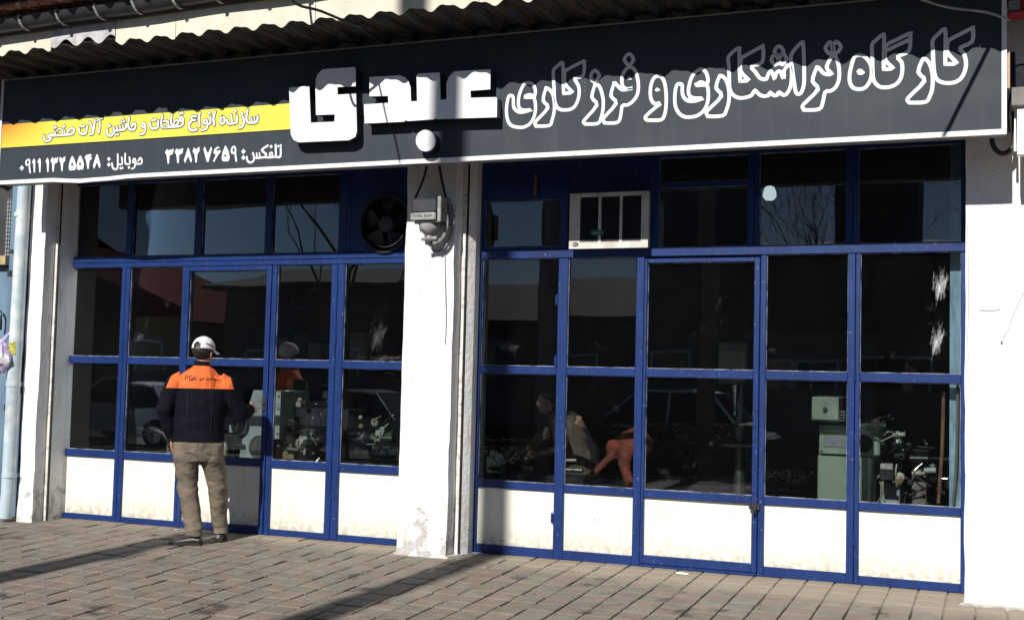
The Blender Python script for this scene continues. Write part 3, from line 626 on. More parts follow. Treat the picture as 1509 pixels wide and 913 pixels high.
LD={"big":[[0,1,[[-0.379,3.84],[-0.367,3.818],[-0.367,3.723],[-0.367,3.607],[-0.356,3.602],[-0.3,3.605],[-0.353,3.676],[-0.355,3.736],[-0.346,3.763],[-0.272,3.799],[-0.204,3.831],[-0.196,3.824],[-0.202,3.74],[-0.275,3.705],[-0.252,3.664],[-0.239,3.607],[-0.244,3.552],[-0.268,3.501],[-0.306,3.476],[-0.355,3.473],[-0.398,3.485],[-0.424,3.509],[-0.437,3.552],[-0.443,3.623],[-0.446,3.694],[-0.448,3.768],[-0.415,3.808]]],[0,1,[[-0.499,3.647],[-0.513,3.639],[-0.538,3.56],[-0.5,3.497],[-0.602,3.391],[-0.597,3.362],[-0.582,3.356],[-0.492,3.355],[-0.466,3.389],[-0.45,3.44],[-0.446,3.511],[-0.454,3.575],[-0.47,3.618],[-0.487,3.641]]],[0,1,[[-0.768,3.838],[-0.76,3.82],[-0.761,3.748],[-0.761,3.605],[-0.751,3.597],[-0.704,3.601],[-0.75,3.658],[-0.752,3.74],[-0.736,3.769],[-0.664,3.801],[-0.597,3.829],[-0.591,3.819],[-0.599,3.712],[-0.67,3.676],[-0.647,3.639],[-0.64,3.589],[-0.649,3.532],[-0.676,3.492],[-0.72,3.473],[-0.768,3.473],[-0.802,3.49],[-0.826,3.527],[-0.833,3.578],[-0.836,3.679],[-0.838,3.772],[-0.806,3.809]]],[0,0,[[-0.745,3.725],[-0.671,3.757],[-0.594,3.79]]],[0,1,[[-0.927,3.707],[-0.955,3.695],[-0.975,3.632],[-0.986,3.568],[-0.981,3.517],[-0.96,3.483],[-0.922,3.471],[-0.884,3.478],[-0.854,3.515],[-0.84,3.564],[-0.844,3.629],[-0.872,3.678],[-0.9,3.702]]],[1,1,[[-0.94,3.597],[-0.923,3.613],[-0.902,3.606],[-0.882,3.584],[-0.902,3.567],[-0.929,3.572]]],[0,1,[[-1.094,3.728],[-1.14,3.641],[-1.106,3.591],[-1.155,3.595],[-1.191,3.637],[-1.209,3.635],[-1.234,3.549],[-1.197,3.488],[-1.295,3.389],[-1.294,3.36],[-1.28,3.35],[-1.188,3.35],[-1.164,3.392],[-1.147,3.467],[-1.112,3.472],[-1.078,3.495],[-1.057,3.544],[-1.054,3.602],[-1.062,3.66],[-1.08,3.712]]],[0,1,[[-1.119,3.814],[-1.149,3.773],[-1.118,3.732],[-1.094,3.768]]],[0,1,[[-1.077,3.814],[-1.045,3.775],[-1.076,3.734],[-1.105,3.776]]],[0,1,[[-1.311,3.83],[-1.382,3.747],[-1.374,3.651],[-1.358,3.54],[-1.347,3.48],[-1.329,3.464],[-1.308,3.478],[-1.293,3.528],[-1.291,3.593],[-1.294,3.704],[-1.3,3.8]]],[0,1,[[-1.753,3.826],[-1.746,3.799],[-1.745,3.739],[-1.738,3.593],[-1.726,3.586],[-1.681,3.589],[-1.734,3.656],[-1.733,3.749],[-1.721,3.758],[-1.593,3.82],[-1.578,3.815],[-1.583,3.711],[-1.657,3.684],[-1.631,3.644],[-1.605,3.605],[-1.583,3.589],[-1.553,3.587],[-1.543,3.612],[-1.529,3.637],[-1.514,3.632],[-1.495,3.586],[-1.485,3.622],[-1.467,3.636],[-1.453,3.627],[-1.436,3.586],[-1.429,3.604],[-1.431,3.633],[-1.406,3.672],[-1.388,3.667],[-1.377,3.644],[-1.38,3.541],[-1.401,3.484],[-1.429,3.464],[-1.465,3.488],[-1.472,3.47],[-1.498,3.467],[-1.527,3.49],[-1.534,3.471],[-1.567,3.466],[-1.599,3.479],[-1.633,3.511],[-1.654,3.479],[-1.698,3.465],[-1.75,3.467],[-1.791,3.495],[-1.812,3.542],[-1.815,3.617],[-1.82,3.707],[-1.822,3.771]]],[0,1,[[-1.469,3.817],[-1.498,3.779],[-1.468,3.743],[-1.436,3.778]]],[0,1,[[-1.494,3.76],[-1.519,3.721],[-1.489,3.682],[-1.468,3.714]]],[0,1,[[-1.44,3.759],[-1.414,3.72],[-1.442,3.682],[-1.468,3.714]]],[0,1,[[-1.872,3.632],[-1.887,3.626],[-1.909,3.549],[-1.87,3.486],[-1.97,3.387],[-1.97,3.357],[-1.955,3.346],[-1.857,3.346],[-1.832,3.386],[-1.816,3.445],[-1.815,3.512],[-1.827,3.573],[-1.846,3.612]]],[0,1,[[-2.024,3.693],[-2.062,3.673],[-2.092,3.629],[-2.107,3.57],[-2.109,3.524],[-2.089,3.493],[-2.044,3.482],[-2.006,3.48],[-2.058,3.464],[-2.112,3.468],[-2.143,3.496],[-2.155,3.535],[-2.156,3.581],[-2.168,3.595],[-2.191,3.595],[-2.205,3.561],[-2.21,3.493],[-2.203,3.432],[-2.179,3.385],[-2.141,3.356],[-2.095,3.349],[-2.042,3.357],[-1.997,3.389],[-1.971,3.44],[-1.964,3.5],[-1.969,3.553],[-1.984,3.573],[-2.053,3.577],[-2.038,3.592],[-2.019,3.598],[-1.977,3.583],[-1.968,3.613],[-1.982,3.663],[-2.005,3.687]]],[1,1,[[-2.064,3.578],[-2.042,3.599],[-2.019,3.603],[-1.973,3.579],[-1.969,3.564],[-2.022,3.564]]],[1,1,[[-2.105,3.492],[-2.051,3.489],[-2.002,3.481],[-2.058,3.461],[-2.119,3.465]]],[0,1,[[-2.337,3.666],[-2.368,3.653],[-2.39,3.601],[-2.393,3.532],[-2.38,3.485],[-2.356,3.462],[-2.321,3.462],[-2.421,3.38],[-2.421,3.353],[-2.401,3.345],[-2.308,3.343],[-2.281,3.387],[-2.273,3.463],[-2.276,3.547],[-2.289,3.617],[-2.313,3.657]]],[1,1,[[-2.358,3.568],[-2.343,3.582],[-2.323,3.569],[-2.319,3.558],[-2.342,3.552],[-2.354,3.556]]],[0,1,[[-2.559,3.748],[-2.586,3.731],[-2.609,3.686],[-2.61,3.632],[-2.595,3.596],[-2.555,3.586],[-2.528,3.591],[-2.587,3.582],[-2.619,3.59],[-2.66,3.634],[-2.672,3.629],[-2.693,3.544],[-2.653,3.484],[-2.747,3.381],[-2.743,3.353],[-2.726,3.343],[-2.638,3.343],[-2.615,3.392],[-2.605,3.463],[-2.569,3.467],[-2.53,3.487],[-2.495,3.531],[-2.484,3.584],[-2.489,3.647],[-2.506,3.71],[-2.531,3.741]]],[1,1,[[-2.571,3.666],[-2.557,3.679],[-2.54,3.67],[-2.535,3.654],[-2.565,3.654]]],[0,1,[[-2.561,3.849],[-2.596,3.809],[-2.559,3.764],[-2.526,3.804]]],[0,1,[[-2.809,3.634],[-2.821,3.627],[-2.841,3.542],[-2.802,3.481],[-2.897,3.374],[-2.893,3.35],[-2.876,3.344],[-2.791,3.344],[-2.767,3.382],[-2.753,3.443],[-2.752,3.513],[-2.768,3.584],[-2.789,3.625]]],[0,1,[[-2.824,3.745],[-2.855,3.704],[-2.826,3.659],[-2.786,3.703]]],[0,1,[[-3.084,3.824],[-3.075,3.795],[-3.071,3.7],[-3.065,3.593],[-3.05,3.588],[-3.0,3.592],[-3.056,3.659],[-3.06,3.739],[-3.05,3.762],[-2.923,3.817],[-2.907,3.81],[-2.913,3.712],[-2.978,3.693],[-2.948,3.636],[-2.942,3.573],[-2.954,3.518],[-2.981,3.477],[-3.022,3.461],[-3.08,3.464],[-3.114,3.485],[-3.136,3.538],[-3.142,3.626],[-3.148,3.698],[-3.151,3.769],[-3.121,3.799]]],[0,1,[[-3.197,3.634],[-3.209,3.631],[-3.228,3.544],[-3.189,3.486],[-3.283,3.389],[-3.285,3.361],[-3.27,3.351],[-3.173,3.351],[-3.153,3.389],[-3.138,3.451],[-3.137,3.515],[-3.149,3.579],[-3.171,3.616]]],[0,1,[[-3.346,3.688],[-3.38,3.686],[-3.408,3.644],[-3.426,3.589],[-3.429,3.533],[-3.417,3.493],[-3.374,3.478],[-3.323,3.481],[-3.382,3.466],[-3.425,3.469],[-3.46,3.495],[-3.471,3.536],[-3.472,3.576],[-3.484,3.597],[-3.51,3.595],[-3.523,3.539],[-3.526,3.475],[-3.514,3.41],[-3.482,3.368],[-3.431,3.352],[-3.38,3.35],[-3.329,3.375],[-3.297,3.429],[-3.288,3.492],[-3.296,3.549],[-3.313,3.574],[-3.381,3.58],[-3.343,3.596],[-3.305,3.581],[-3.293,3.604],[-3.298,3.645],[-3.32,3.678]]],[1,1,[[-3.385,3.579],[-3.36,3.601],[-3.335,3.605],[-3.296,3.573],[-3.309,3.562],[-3.359,3.563]]],[1,1,[[-3.417,3.493],[-3.374,3.486],[-3.319,3.481],[-3.382,3.46],[-3.434,3.466]]]],"ab":[[[-5.412,3.77],[-5.222,3.773],[-5.195,3.469],[-4.975,3.465],[-4.974,3.523],[-5.148,3.529],[-5.162,3.736],[-5.161,3.823],[-5.144,3.865],[-5.108,3.894],[-5.072,3.9],[-4.809,3.895],[-4.799,3.884],[-4.792,3.74],[-4.959,3.744],[-4.954,3.682],[-4.786,3.679],[-4.767,3.374],[-4.78,3.332],[-4.836,3.308],[-5.302,3.315],[-5.354,3.339],[-5.381,3.388]],[[-4.668,3.803],[-4.397,3.799],[-4.357,3.782],[-4.322,3.748],[-4.301,3.694],[-4.293,3.584],[-4.239,3.584],[-4.251,3.788],[-4.236,3.8],[-4.053,3.795],[-4.039,3.58],[-3.986,3.581],[-3.991,3.708],[-3.971,3.758],[-3.925,3.794],[-3.631,3.789],[-3.624,3.78],[-3.622,3.634],[-3.787,3.634],[-3.782,3.579],[-3.569,3.57],[-3.564,3.558],[-3.562,3.416],[-4.066,3.432],[-4.078,3.441],[-4.09,3.431],[-4.321,3.431],[-4.332,3.443],[-4.346,3.428],[-4.699,3.434],[-4.71,3.588],[-4.492,3.586],[-4.497,3.642],[-4.663,3.649]],[[-4.072,3.264],[-4.075,3.243],[-4.082,3.223],[-4.095,3.206],[-4.112,3.193],[-4.132,3.186],[-4.154,3.184],[-4.176,3.188],[-4.196,3.197],[-4.214,3.212],[-4.228,3.23],[-4.238,3.251],[-4.241,3.273],[-4.239,3.295],[-4.231,3.315],[-4.218,3.332],[-4.201,3.344],[-4.181,3.352],[-4.159,3.353],[-4.137,3.349],[-4.117,3.34],[-4.099,3.325],[-4.085,3.307],[-4.076,3.286]]],"sm":[["y","s",0.024,[[-8.059,3.538],[-8.059,3.51],[-8.033,3.487],[-7.995,3.49],[-7.976,3.506],[-8.008,3.523],[-7.994,3.54],[-7.951,3.541],[-7.92,3.533]]],["y","s",0.024,[[-7.974,3.533],[-7.92,3.531],[-7.835,3.532],[-7.759,3.532],[-7.722,3.544],[-7.716,3.574],[-7.736,3.587],[-7.773,3.571],[-7.791,3.548]]],["y","s",0.016,[[-7.859,3.536],[-7.845,3.56],[-7.869,3.588],[-7.896,3.584],[-7.907,3.566]]],["y","s",0.017,[[-7.824,3.534],[-7.826,3.574]]],["y","s",0.017,[[-7.924,3.537],[-7.936,3.571]]],["y","f",0,[[-7.832,3.627],[-7.812,3.609],[-7.83,3.594],[-7.849,3.612]]],["y","f",0,[[-7.948,3.617],[-7.932,3.602],[-7.946,3.589],[-7.963,3.604]]],["y","f",0,[[-7.927,3.621],[-7.91,3.606],[-7.925,3.593],[-7.941,3.608]]],["y","s",0.025,[[-7.657,3.579],[-7.654,3.546],[-7.615,3.528],[-7.578,3.538],[-7.57,3.596]]],["y","f",0,[[-7.632,3.611],[-7.616,3.596],[-7.63,3.583],[-7.646,3.598]]],["y","f",0,[[-7.608,3.615],[-7.592,3.6],[-7.606,3.587],[-7.622,3.602]]],["y","s",0.021,[[-7.547,3.636],[-7.517,3.59],[-7.5,3.553]]],["y","s",0.025,[[-7.485,3.645],[-7.491,3.582],[-7.502,3.527],[-7.532,3.524]]],["y","s",0.026,[[-7.43,3.63],[-7.429,3.579],[-7.434,3.53]]],["y","s",0.015,[[-7.464,3.638],[-7.435,3.65],[-7.399,3.656]]],["y","s",0.025,[[-7.344,3.553],[-7.344,3.517],[-7.306,3.494],[-7.27,3.516],[-7.273,3.566]]],["y","f",0,[[-7.319,3.604],[-7.3,3.586],[-7.317,3.57],[-7.336,3.588]]],["y","s",0.025,[[-7.271,3.536],[-7.231,3.538],[-7.198,3.541],[-7.158,3.542],[-7.138,3.558],[-7.136,3.591]]],["y","s",0.018,[[-7.231,3.54],[-7.237,3.574]]],["y","s",0.018,[[-7.198,3.542],[-7.205,3.579]]],["y","s",0.018,[[-7.166,3.543],[-7.173,3.58]]],["y","f",0,[[-7.246,3.517],[-7.23,3.502],[-7.244,3.489],[-7.26,3.504]]],["y","f",0,[[-7.221,3.517],[-7.206,3.503],[-7.22,3.49],[-7.235,3.504]]],["y","f",0,[[-7.185,3.625],[-7.17,3.612],[-7.183,3.6],[-7.198,3.613]]],["y","f",0,[[-7.16,3.628],[-7.145,3.614],[-7.158,3.602],[-7.173,3.616]]],["y","f",0,[[-7.173,3.651],[-7.159,3.637],[-7.172,3.625],[-7.186,3.639]]],["y","s",0.025,[[-7.106,3.642],[-7.116,3.59],[-7.105,3.55],[-7.076,3.536],[-7.044,3.54],[-7.034,3.572],[-7.051,3.593],[-7.076,3.565]]],["y","s",0.023,[[-6.937,3.547],[-6.961,3.558],[-6.951,3.587],[-6.932,3.573],[-6.925,3.527],[-6.946,3.495],[-6.978,3.492]]],["y","s",0.026,[[-6.877,3.583],[-6.87,3.546],[-6.836,3.533],[-6.797,3.542],[-6.792,3.599]]],["y","f",0,[[-6.849,3.62],[-6.833,3.605],[-6.847,3.592],[-6.863,3.607]]],["y","f",0,[[-6.824,3.625],[-6.808,3.609],[-6.822,3.596],[-6.838,3.611]]],["y","s",0.026,[[-6.749,3.644],[-6.76,3.589],[-6.754,3.55],[-6.73,3.537],[-6.703,3.543]]],["y","s",0.019,[[-6.734,3.539],[-6.683,3.542],[-6.689,3.572],[-6.713,3.594]]],["y","s",0.021,[[-6.741,3.542],[-6.694,3.543],[-6.684,3.572],[-6.704,3.595],[-6.732,3.591]]],["y","s",0.025,[[-6.652,3.644],[-6.656,3.596],[-6.653,3.547]]],["y","s",0.019,[[-6.655,3.55],[-6.593,3.553],[-6.58,3.578],[-6.603,3.596],[-6.632,3.562]]],["y","s",0.025,[[-6.709,3.537],[-6.662,3.537],[-6.569,3.538],[-6.532,3.553],[-6.533,3.598],[-6.552,3.617],[-6.565,3.59],[-6.538,3.581]]],["y","f",0,[[-6.566,3.663],[-6.55,3.648],[-6.564,3.634],[-6.58,3.65]]],["y","f",0,[[-6.541,3.666],[-6.525,3.651],[-6.539,3.638],[-6.555,3.653]]],["y","s",0.021,[[-6.401,3.582],[-6.432,3.584],[-6.447,3.606],[-6.426,3.62],[-6.396,3.613]]],["y","s",0.028,[[-6.436,3.583],[-6.467,3.549],[-6.463,3.512],[-6.427,3.494],[-6.385,3.5]]],["y","s",0.025,[[-6.359,3.642],[-6.369,3.592],[-6.356,3.53]]],["y","s",0.023,[[-6.288,3.542],[-6.315,3.553],[-6.309,3.579],[-6.282,3.567],[-6.278,3.529],[-6.286,3.5],[-6.331,3.49]]],["y","s",0.023,[[-6.284,3.539],[-6.248,3.545],[-6.249,3.604]]],["y","f",0,[[-6.263,3.649],[-6.245,3.632],[-6.261,3.617],[-6.279,3.634]]],["y","s",0.026,[[-6.203,3.64],[-6.218,3.586],[-6.206,3.53]]],["y","s",0.023,[[-6.128,3.596],[-6.147,3.566],[-6.132,3.533],[-6.104,3.547],[-6.106,3.579],[-6.128,3.596]]],["y","s",0.023,[[-6.083,3.565],[-6.065,3.532],[-6.029,3.535],[-6.041,3.607]]],["y","s",0.023,[[-6.035,3.531],[-5.979,3.537],[-5.982,3.594]]],["y","f",0,[[-5.998,3.65],[-5.98,3.632],[-5.996,3.616],[-6.014,3.634]]],["y","s",0.025,[[-5.922,3.581],[-5.907,3.542],[-5.922,3.499],[-5.955,3.49]]],["y","f",0,[[-5.929,3.623],[-5.912,3.605],[-5.928,3.59],[-5.946,3.608]]],["y","s",0.025,[[-5.874,3.637],[-5.885,3.582],[-5.878,3.54],[-5.856,3.527],[-5.783,3.53],[-5.774,3.578]]],["y","s",0.018,[[-5.829,3.531],[-5.835,3.569]]],["y","s",0.018,[[-5.801,3.533],[-5.807,3.571]]],["b","f",0,[[-8.304,3.279],[-8.278,3.254],[-8.301,3.228],[-8.328,3.254]]],["b","s",0.021,[[-8.212,3.289],[-8.249,3.279],[-8.259,3.309],[-8.234,3.328],[-8.217,3.316],[-8.216,3.266],[-8.204,3.209]]],["b","f",0,[[-8.168,3.334],[-8.185,3.301],[-8.171,3.287],[-8.158,3.205],[-8.146,3.204],[-8.145,3.29],[-8.153,3.322]]],["b","f",0,[[-8.103,3.336],[-8.122,3.303],[-8.107,3.286],[-8.094,3.204],[-8.082,3.204],[-8.081,3.292],[-8.088,3.324]]],["b","f",0,[[-8.01,3.335],[-8.028,3.301],[-8.014,3.286],[-8.001,3.203],[-7.988,3.203],[-7.987,3.29],[-7.995,3.319]]],["b","f",0,[[-7.955,3.336],[-7.971,3.305],[-7.952,3.281],[-7.942,3.205],[-7.928,3.204],[-7.922,3.276],[-7.893,3.283],[-7.881,3.332],[-7.893,3.335],[-7.905,3.317],[-7.916,3.334],[-7.929,3.316],[-7.944,3.331]]],["b","f",0,[[-7.865,3.336],[-7.871,3.3],[-7.853,3.281],[-7.84,3.205],[-7.829,3.204],[-7.822,3.28],[-7.803,3.297],[-7.802,3.337],[-7.816,3.333],[-7.832,3.319],[-7.85,3.326]]],["b","f",0,[[-7.725,3.287],[-7.727,3.338],[-7.747,3.299],[-7.759,3.241],[-7.753,3.214],[-7.73,3.204],[-7.717,3.213],[-7.699,3.205],[-7.68,3.213],[-7.677,3.256],[-7.693,3.296],[-7.715,3.329],[-7.726,3.338],[-7.724,3.287],[-7.697,3.24],[-7.719,3.251],[-7.735,3.247]]],["b","f",0,[[-7.635,3.288],[-7.637,3.339],[-7.657,3.3],[-7.67,3.243],[-7.664,3.216],[-7.641,3.205],[-7.627,3.214],[-7.61,3.207],[-7.591,3.215],[-7.588,3.257],[-7.604,3.298],[-7.625,3.33],[-7.636,3.339],[-7.635,3.288],[-7.608,3.241],[-7.629,3.252],[-7.646,3.248]]],["b","f",0,[[-7.567,3.337],[-7.582,3.32],[-7.564,3.286],[-7.545,3.21],[-7.533,3.212],[-7.526,3.284],[-7.501,3.301],[-7.502,3.313],[-7.528,3.317],[-7.503,3.331],[-7.518,3.345]]],["b","f",0,[[-7.451,3.341],[-7.486,3.237],[-7.47,3.21],[-7.443,3.268],[-7.41,3.21],[-7.401,3.236],[-7.436,3.334]]],["b","f",0,[[-7.313,3.309],[-7.292,3.289],[-7.311,3.27],[-7.333,3.291]]],["b","f",0,[[-7.311,3.26],[-7.289,3.239],[-7.309,3.221],[-7.33,3.241]]],["b","s",0.022,[[-7.278,3.251],[-7.267,3.211],[-7.239,3.197],[-7.213,3.213],[-7.218,3.327]]],["b","s",0.019,[[-7.209,3.239],[-7.166,3.239],[-7.173,3.299]]],["b","f",0,[[-7.18,3.217],[-7.165,3.203],[-7.178,3.19],[-7.193,3.204]]],["b","f",0,[[-7.159,3.217],[-7.145,3.203],[-7.158,3.191],[-7.173,3.204]]],["b","s",0.021,[[-7.136,3.33],[-7.134,3.253],[-7.112,3.235],[-7.081,3.242],[-7.089,3.295]]],["b","f",0,[[-7.088,3.219],[-7.073,3.204],[-7.087,3.191],[-7.103,3.206]]],["b","s",0.019,[[-7.016,3.254],[-7.048,3.249],[-7.043,3.279],[-7.023,3.27],[-7.021,3.235],[-7.03,3.205],[-7.056,3.192]]],["b","s",0.021,[[-7.026,3.237],[-6.962,3.232],[-6.953,3.262],[-6.973,3.283],[-6.99,3.259]]],["a","f",0,[[-6.688,3.348],[-6.708,3.32],[-6.689,3.293],[-6.674,3.218],[-6.661,3.221],[-6.658,3.292],[-6.627,3.3],[-6.617,3.341],[-6.631,3.347],[-6.644,3.333],[-6.657,3.343],[-6.672,3.331]]],["a","f",0,[[-6.587,3.348],[-6.606,3.32],[-6.588,3.294],[-6.573,3.219],[-6.559,3.221],[-6.557,3.292],[-6.526,3.3],[-6.517,3.342],[-6.53,3.347],[-6.543,3.333],[-6.555,3.344],[-6.57,3.331]]],["a","f",0,[[-6.47,3.347],[-6.506,3.243],[-6.493,3.216],[-6.463,3.276],[-6.433,3.216],[-6.421,3.239],[-6.459,3.34]]],["a","f",0,[[-6.409,3.347],[-6.419,3.312],[-6.398,3.286],[-6.387,3.216],[-6.372,3.217],[-6.368,3.291],[-6.35,3.309],[-6.348,3.347],[-6.363,3.345],[-6.377,3.33],[-6.393,3.337]]],["a","f",0,[[-6.298,3.351],[-6.308,3.326],[-6.269,3.216],[-6.252,3.215],[-6.222,3.322],[-6.23,3.348],[-6.262,3.286]]],["a","f",0,[[-6.165,3.344],[-6.198,3.321],[-6.204,3.289],[-6.179,3.274],[-6.207,3.219],[-6.193,3.214],[-6.158,3.268],[-6.131,3.298],[-6.136,3.311],[-6.167,3.305],[-6.181,3.313],[-6.164,3.325],[-6.138,3.327]]],["a","f",0,[[-6.087,3.283],[-6.089,3.347],[-6.114,3.285],[-6.119,3.234],[-6.107,3.215],[-6.08,3.212],[-6.047,3.215],[-6.038,3.243],[-6.054,3.301],[-6.079,3.34],[-6.089,3.347],[-6.087,3.283],[-6.065,3.246],[-6.084,3.255],[-6.097,3.249]]],["a","s",0.022,[[-5.986,3.285],[-6.016,3.28],[-6.023,3.312],[-6.004,3.333],[-5.986,3.316],[-5.984,3.266],[-5.972,3.212]]],["a","f",0,[[-5.904,3.309],[-5.881,3.286],[-5.903,3.265],[-5.926,3.288]]],["a","f",0,[[-5.902,3.257],[-5.879,3.234],[-5.9,3.214],[-5.923,3.236]]],["a","s",0.022,[[-5.868,3.241],[-5.863,3.21],[-5.834,3.191],[-5.802,3.204],[-5.796,3.232],[-5.81,3.27]]],["a","s",0.022,[[-5.799,3.229],[-5.748,3.226],[-5.69,3.23],[-5.646,3.225],[-5.588,3.228],[-5.541,3.226],[-5.539,3.3]]],["a","s",0.017,[[-5.766,3.23],[-5.773,3.268]]],["a","s",0.017,[[-5.739,3.229],[-5.745,3.267]]],["a","s",0.023,[[-5.69,3.23],[-5.68,3.254],[-5.722,3.291],[-5.665,3.326]]],["a","s",0.018,[[-5.621,3.227],[-5.62,3.261],[-5.642,3.262],[-5.642,3.234]]],["a","f",0,[[-5.632,3.331],[-5.616,3.315],[-5.631,3.3],[-5.648,3.316]]],["a","s",0.023,[[-5.583,3.228],[-5.589,3.327]]],["a","f",0,[[-5.562,3.327],[-5.549,3.314],[-5.561,3.303],[-5.574,3.316]]],["a","f",0,[[-5.539,3.332],[-5.526,3.319],[-5.538,3.308],[-5.55,3.321]]]]}
for fill,closed,pts in LD['big']:
    b=MB()
    if fill: b.prism(pts,-.8855,-.8797)
    else:
        p=catmull(pts,bool(closed),3); flat_tube(b,p,.0255,-.8815,bool(closed),.0035)
        if not closed:
            for q in (pts[0],pts[-1]): capdot(b,q,.0255,-.8815)
    b.build('letter_outline',LETTERW,sign)
for pts in LD['ab']:
    # raised box letter: white face, dark returns
    f=MB(); f.prism(pts,-.985,-.975); t=f.build('raised_letter',LETTERW,sign)
    def inset(p,d):
        o=[]; n=len(p); A=sum(p[i][0]*p[(i+1)%n][1]-p[(i+1)%n][0]*p[i][1] for i in range(n)); s=1 if A>0 else -1
        for i in range(n):
            a=Vector(p[i-1]); q=Vector(p[i]); c=Vector(p[(i+1)%n]); e1=(q-a).normalized(); e2=(c-q).normalized()
            nn=(Vector((-e1.y,e1.x))+Vector((-e2.y,e2.x))); 
            if nn.length<1e-4: nn=Vector((-e1.y,e1.x))
            nn.normalize(); o.append(tuple(q+nn*d*s))
        return o
    f=MB(); f.prism(inset(pts,.003),-.9748,-.8797); f.build('letter_side',DARKSIDE,t)
for ln,kd,w,pts in LD['sm']:
    b=MB()
    if kd=='s':
        p=catmull(pts,False,3); w=w*.79; flat_tube(b,p,w,-.8855 if ln=='y' else -.8815,False,.0025)
        for q in (pts[0],pts[-1]): capdot(b,q,w,-.8855 if ln=='y' else -.8815,.0025)
    else: b.prism(pts,-.8875 if ln=='y' else -.8845,-.8797)
    o=b.build('letter',LETTERW,yb if ln=='y' else sign)
    if ln=='y':
        b=MB()
        if kd=='s':
            flat_tube(b,p,w+.014,-.8835,False,.0015)
            for q in (pts[0],pts[-1]): capdot(b,q,w+.014,-.8835,.0015)
        else:
            c_=Vector((sum(a[0] for a in pts)/len(pts),sum(a[1] for a in pts)/len(pts)))
            b.prism([tuple(c_+(Vector(a)-c_)*1.0+(Vector(a)-c_).normalized()*.008) for a in pts],-.8846,-.8797)
        b.build('letter_edge',mat('thin dark letter outline',(.02,.02,.015),.6),yb)
LED=mat('green led dot',(.10,.32,.24),.5)
for cx_,cz_ in ((-3.66,3.70),(-3.60,3.72),(-2.98,3.76),(-2.90,3.77),(-4.82,3.60)):
    b=MB()
    for k in range(7): b.lathe([(.0035,-.8835),(.0035,-.8797)],(cx_+.004*(k%2),0,cz_-.028*k),'y',6)
    b.build('led_column',LED,sign)

# ================================================================ FITTINGS ON THE WALL
def cable(name,pts,r,label,m=BLACK,cat='cable',n=5,gr=None):
    b=MB(); b.tube(catmull(pts,False,n),r,7); return tag(b.build(name,m,smooth=True),label,cat,gr)
cable('cable',[(-4.40,-.42,3.3),(-4.412,-.46,3.12),(-4.449,-.47,3.0),(-4.492,-.47,2.90),(-4.505,-.44,2.78),(-4.50,-.42,2.70)],.010,'left one of two black cables hanging beside the grey lamp housing on the middle pillar')
cable('cable',[(-4.30,-.42,3.3),(-4.285,-.46,3.17),(-4.24,-.47,2.99),(-4.20,-.46,2.83),(-4.205,-.44,2.72),(-4.225,-.42,2.63),(-4.30,-.42,2.54),(-4.36,-.43,2.545)],.011,'right one of two black cables, curling under the grey lamp housing')
cable('conduit',[(-4.20,-.375,2.86),(-4.19,-.37,2.70),(-4.215,-.37,2.58),(-4.28,-.37,2.49),(-4.345,-.375,2.475),(-4.39,-.40,2.54)],.011,'grey flexible conduit looping under the lamp housing',mat('grey conduit',(.30,.30,.36),.6),'conduit')
cable('cable',[(-4.27,-.362,2.62),(-4.262,-.362,2.45),(-4.25,-.362,2.2),(-4.235,-.362,1.9),(-4.24,-.362,1.72)],.0035,'thin pale wire running down the middle pillar',mat('pale wire',(.45,.44,.43),.7))
lamp=thing('lamp_housing','grey electrical lamp housing with dark lid and rounded cream fitting on the middle pillar','lamp housing',(-4.34,-.36,2.6))
HOUS=mat('dark grey housing',(.03,.033,.042),.5,c2=(.02,.021,.026),scale=12); HL=mat('light grey cast metal',(.30,.30,.29),.5,c2=(.15,.15,.145),scale=14)
bx('lid',HOUS,lamp,-4.462,-4.232,-.60,-.37,2.765,2.885,bev=.014)
bx('body',HL,lamp,-4.468,-4.24,-.607,-.38,2.705,2.768,bev=.008)
bx('clip',HL,lamp,-4.232,-4.20,-.59,-.40,2.69,2.90,bev=.006)
bx('flange',HOUS,lamp,-4.44,-4.20,-.585,-.38,2.683,2.703,bev=.004)
b=MB(); b.lathe([(.02,2.555),(.034,2.56),(.036,2.575),(.030,2.590),(.052,2.605),(.082,2.63),(.092,2.655),(.090,2.682)],(-4.335,-.50,0),'z',24); b.build('bowl',HL,lamp,smooth=True)
b=MB(); b.tube([(-4.40,-.52,2.562),(-4.27,-.50,2.572)],.016,8); b.build('bolt',HL,lamp)
b=MB(); b.tube(catmull([(-4.205,-.47,2.76),(-4.20,-.47,2.66),(-4.235,-.47,2.57),(-4.31,-.48,2.53)],False,5),.016,8); b.build('bracket_arm',HL,lamp,smooth=True)
tx=bpy.data.curves.new('plate_lettering','FONT'); tx.body='EVREL BOSP'; tx.size=.030; tx.extrude=.0006; tx.align_x='CENTER'; tx.align_y='CENTER'
def text_obj(cu,mat_,parent,loc,rot=(R(90),0,0),name='lettering'):
    o=bpy.data.objects.new(name,cu); COL.objects.link(o); bpy.context.view_layer.update()
    me=bpy.data.meshes.new_from_object(o.evaluated_get(bpy.context.evaluated_depsgraph_get())); bpy.data.objects.remove(o)
    me.materials.clear(); me.materials.append(mat_)
    q=bpy.data.objects.new(name,me); COL.objects.link(q); q.parent=parent; q.location=Vector(loc)-wloc(parent); q.rotation_euler=rot; return q
text_obj(tx,BLACK,lamp,(-4.35,-.6085,2.738),name='plate_lettering')
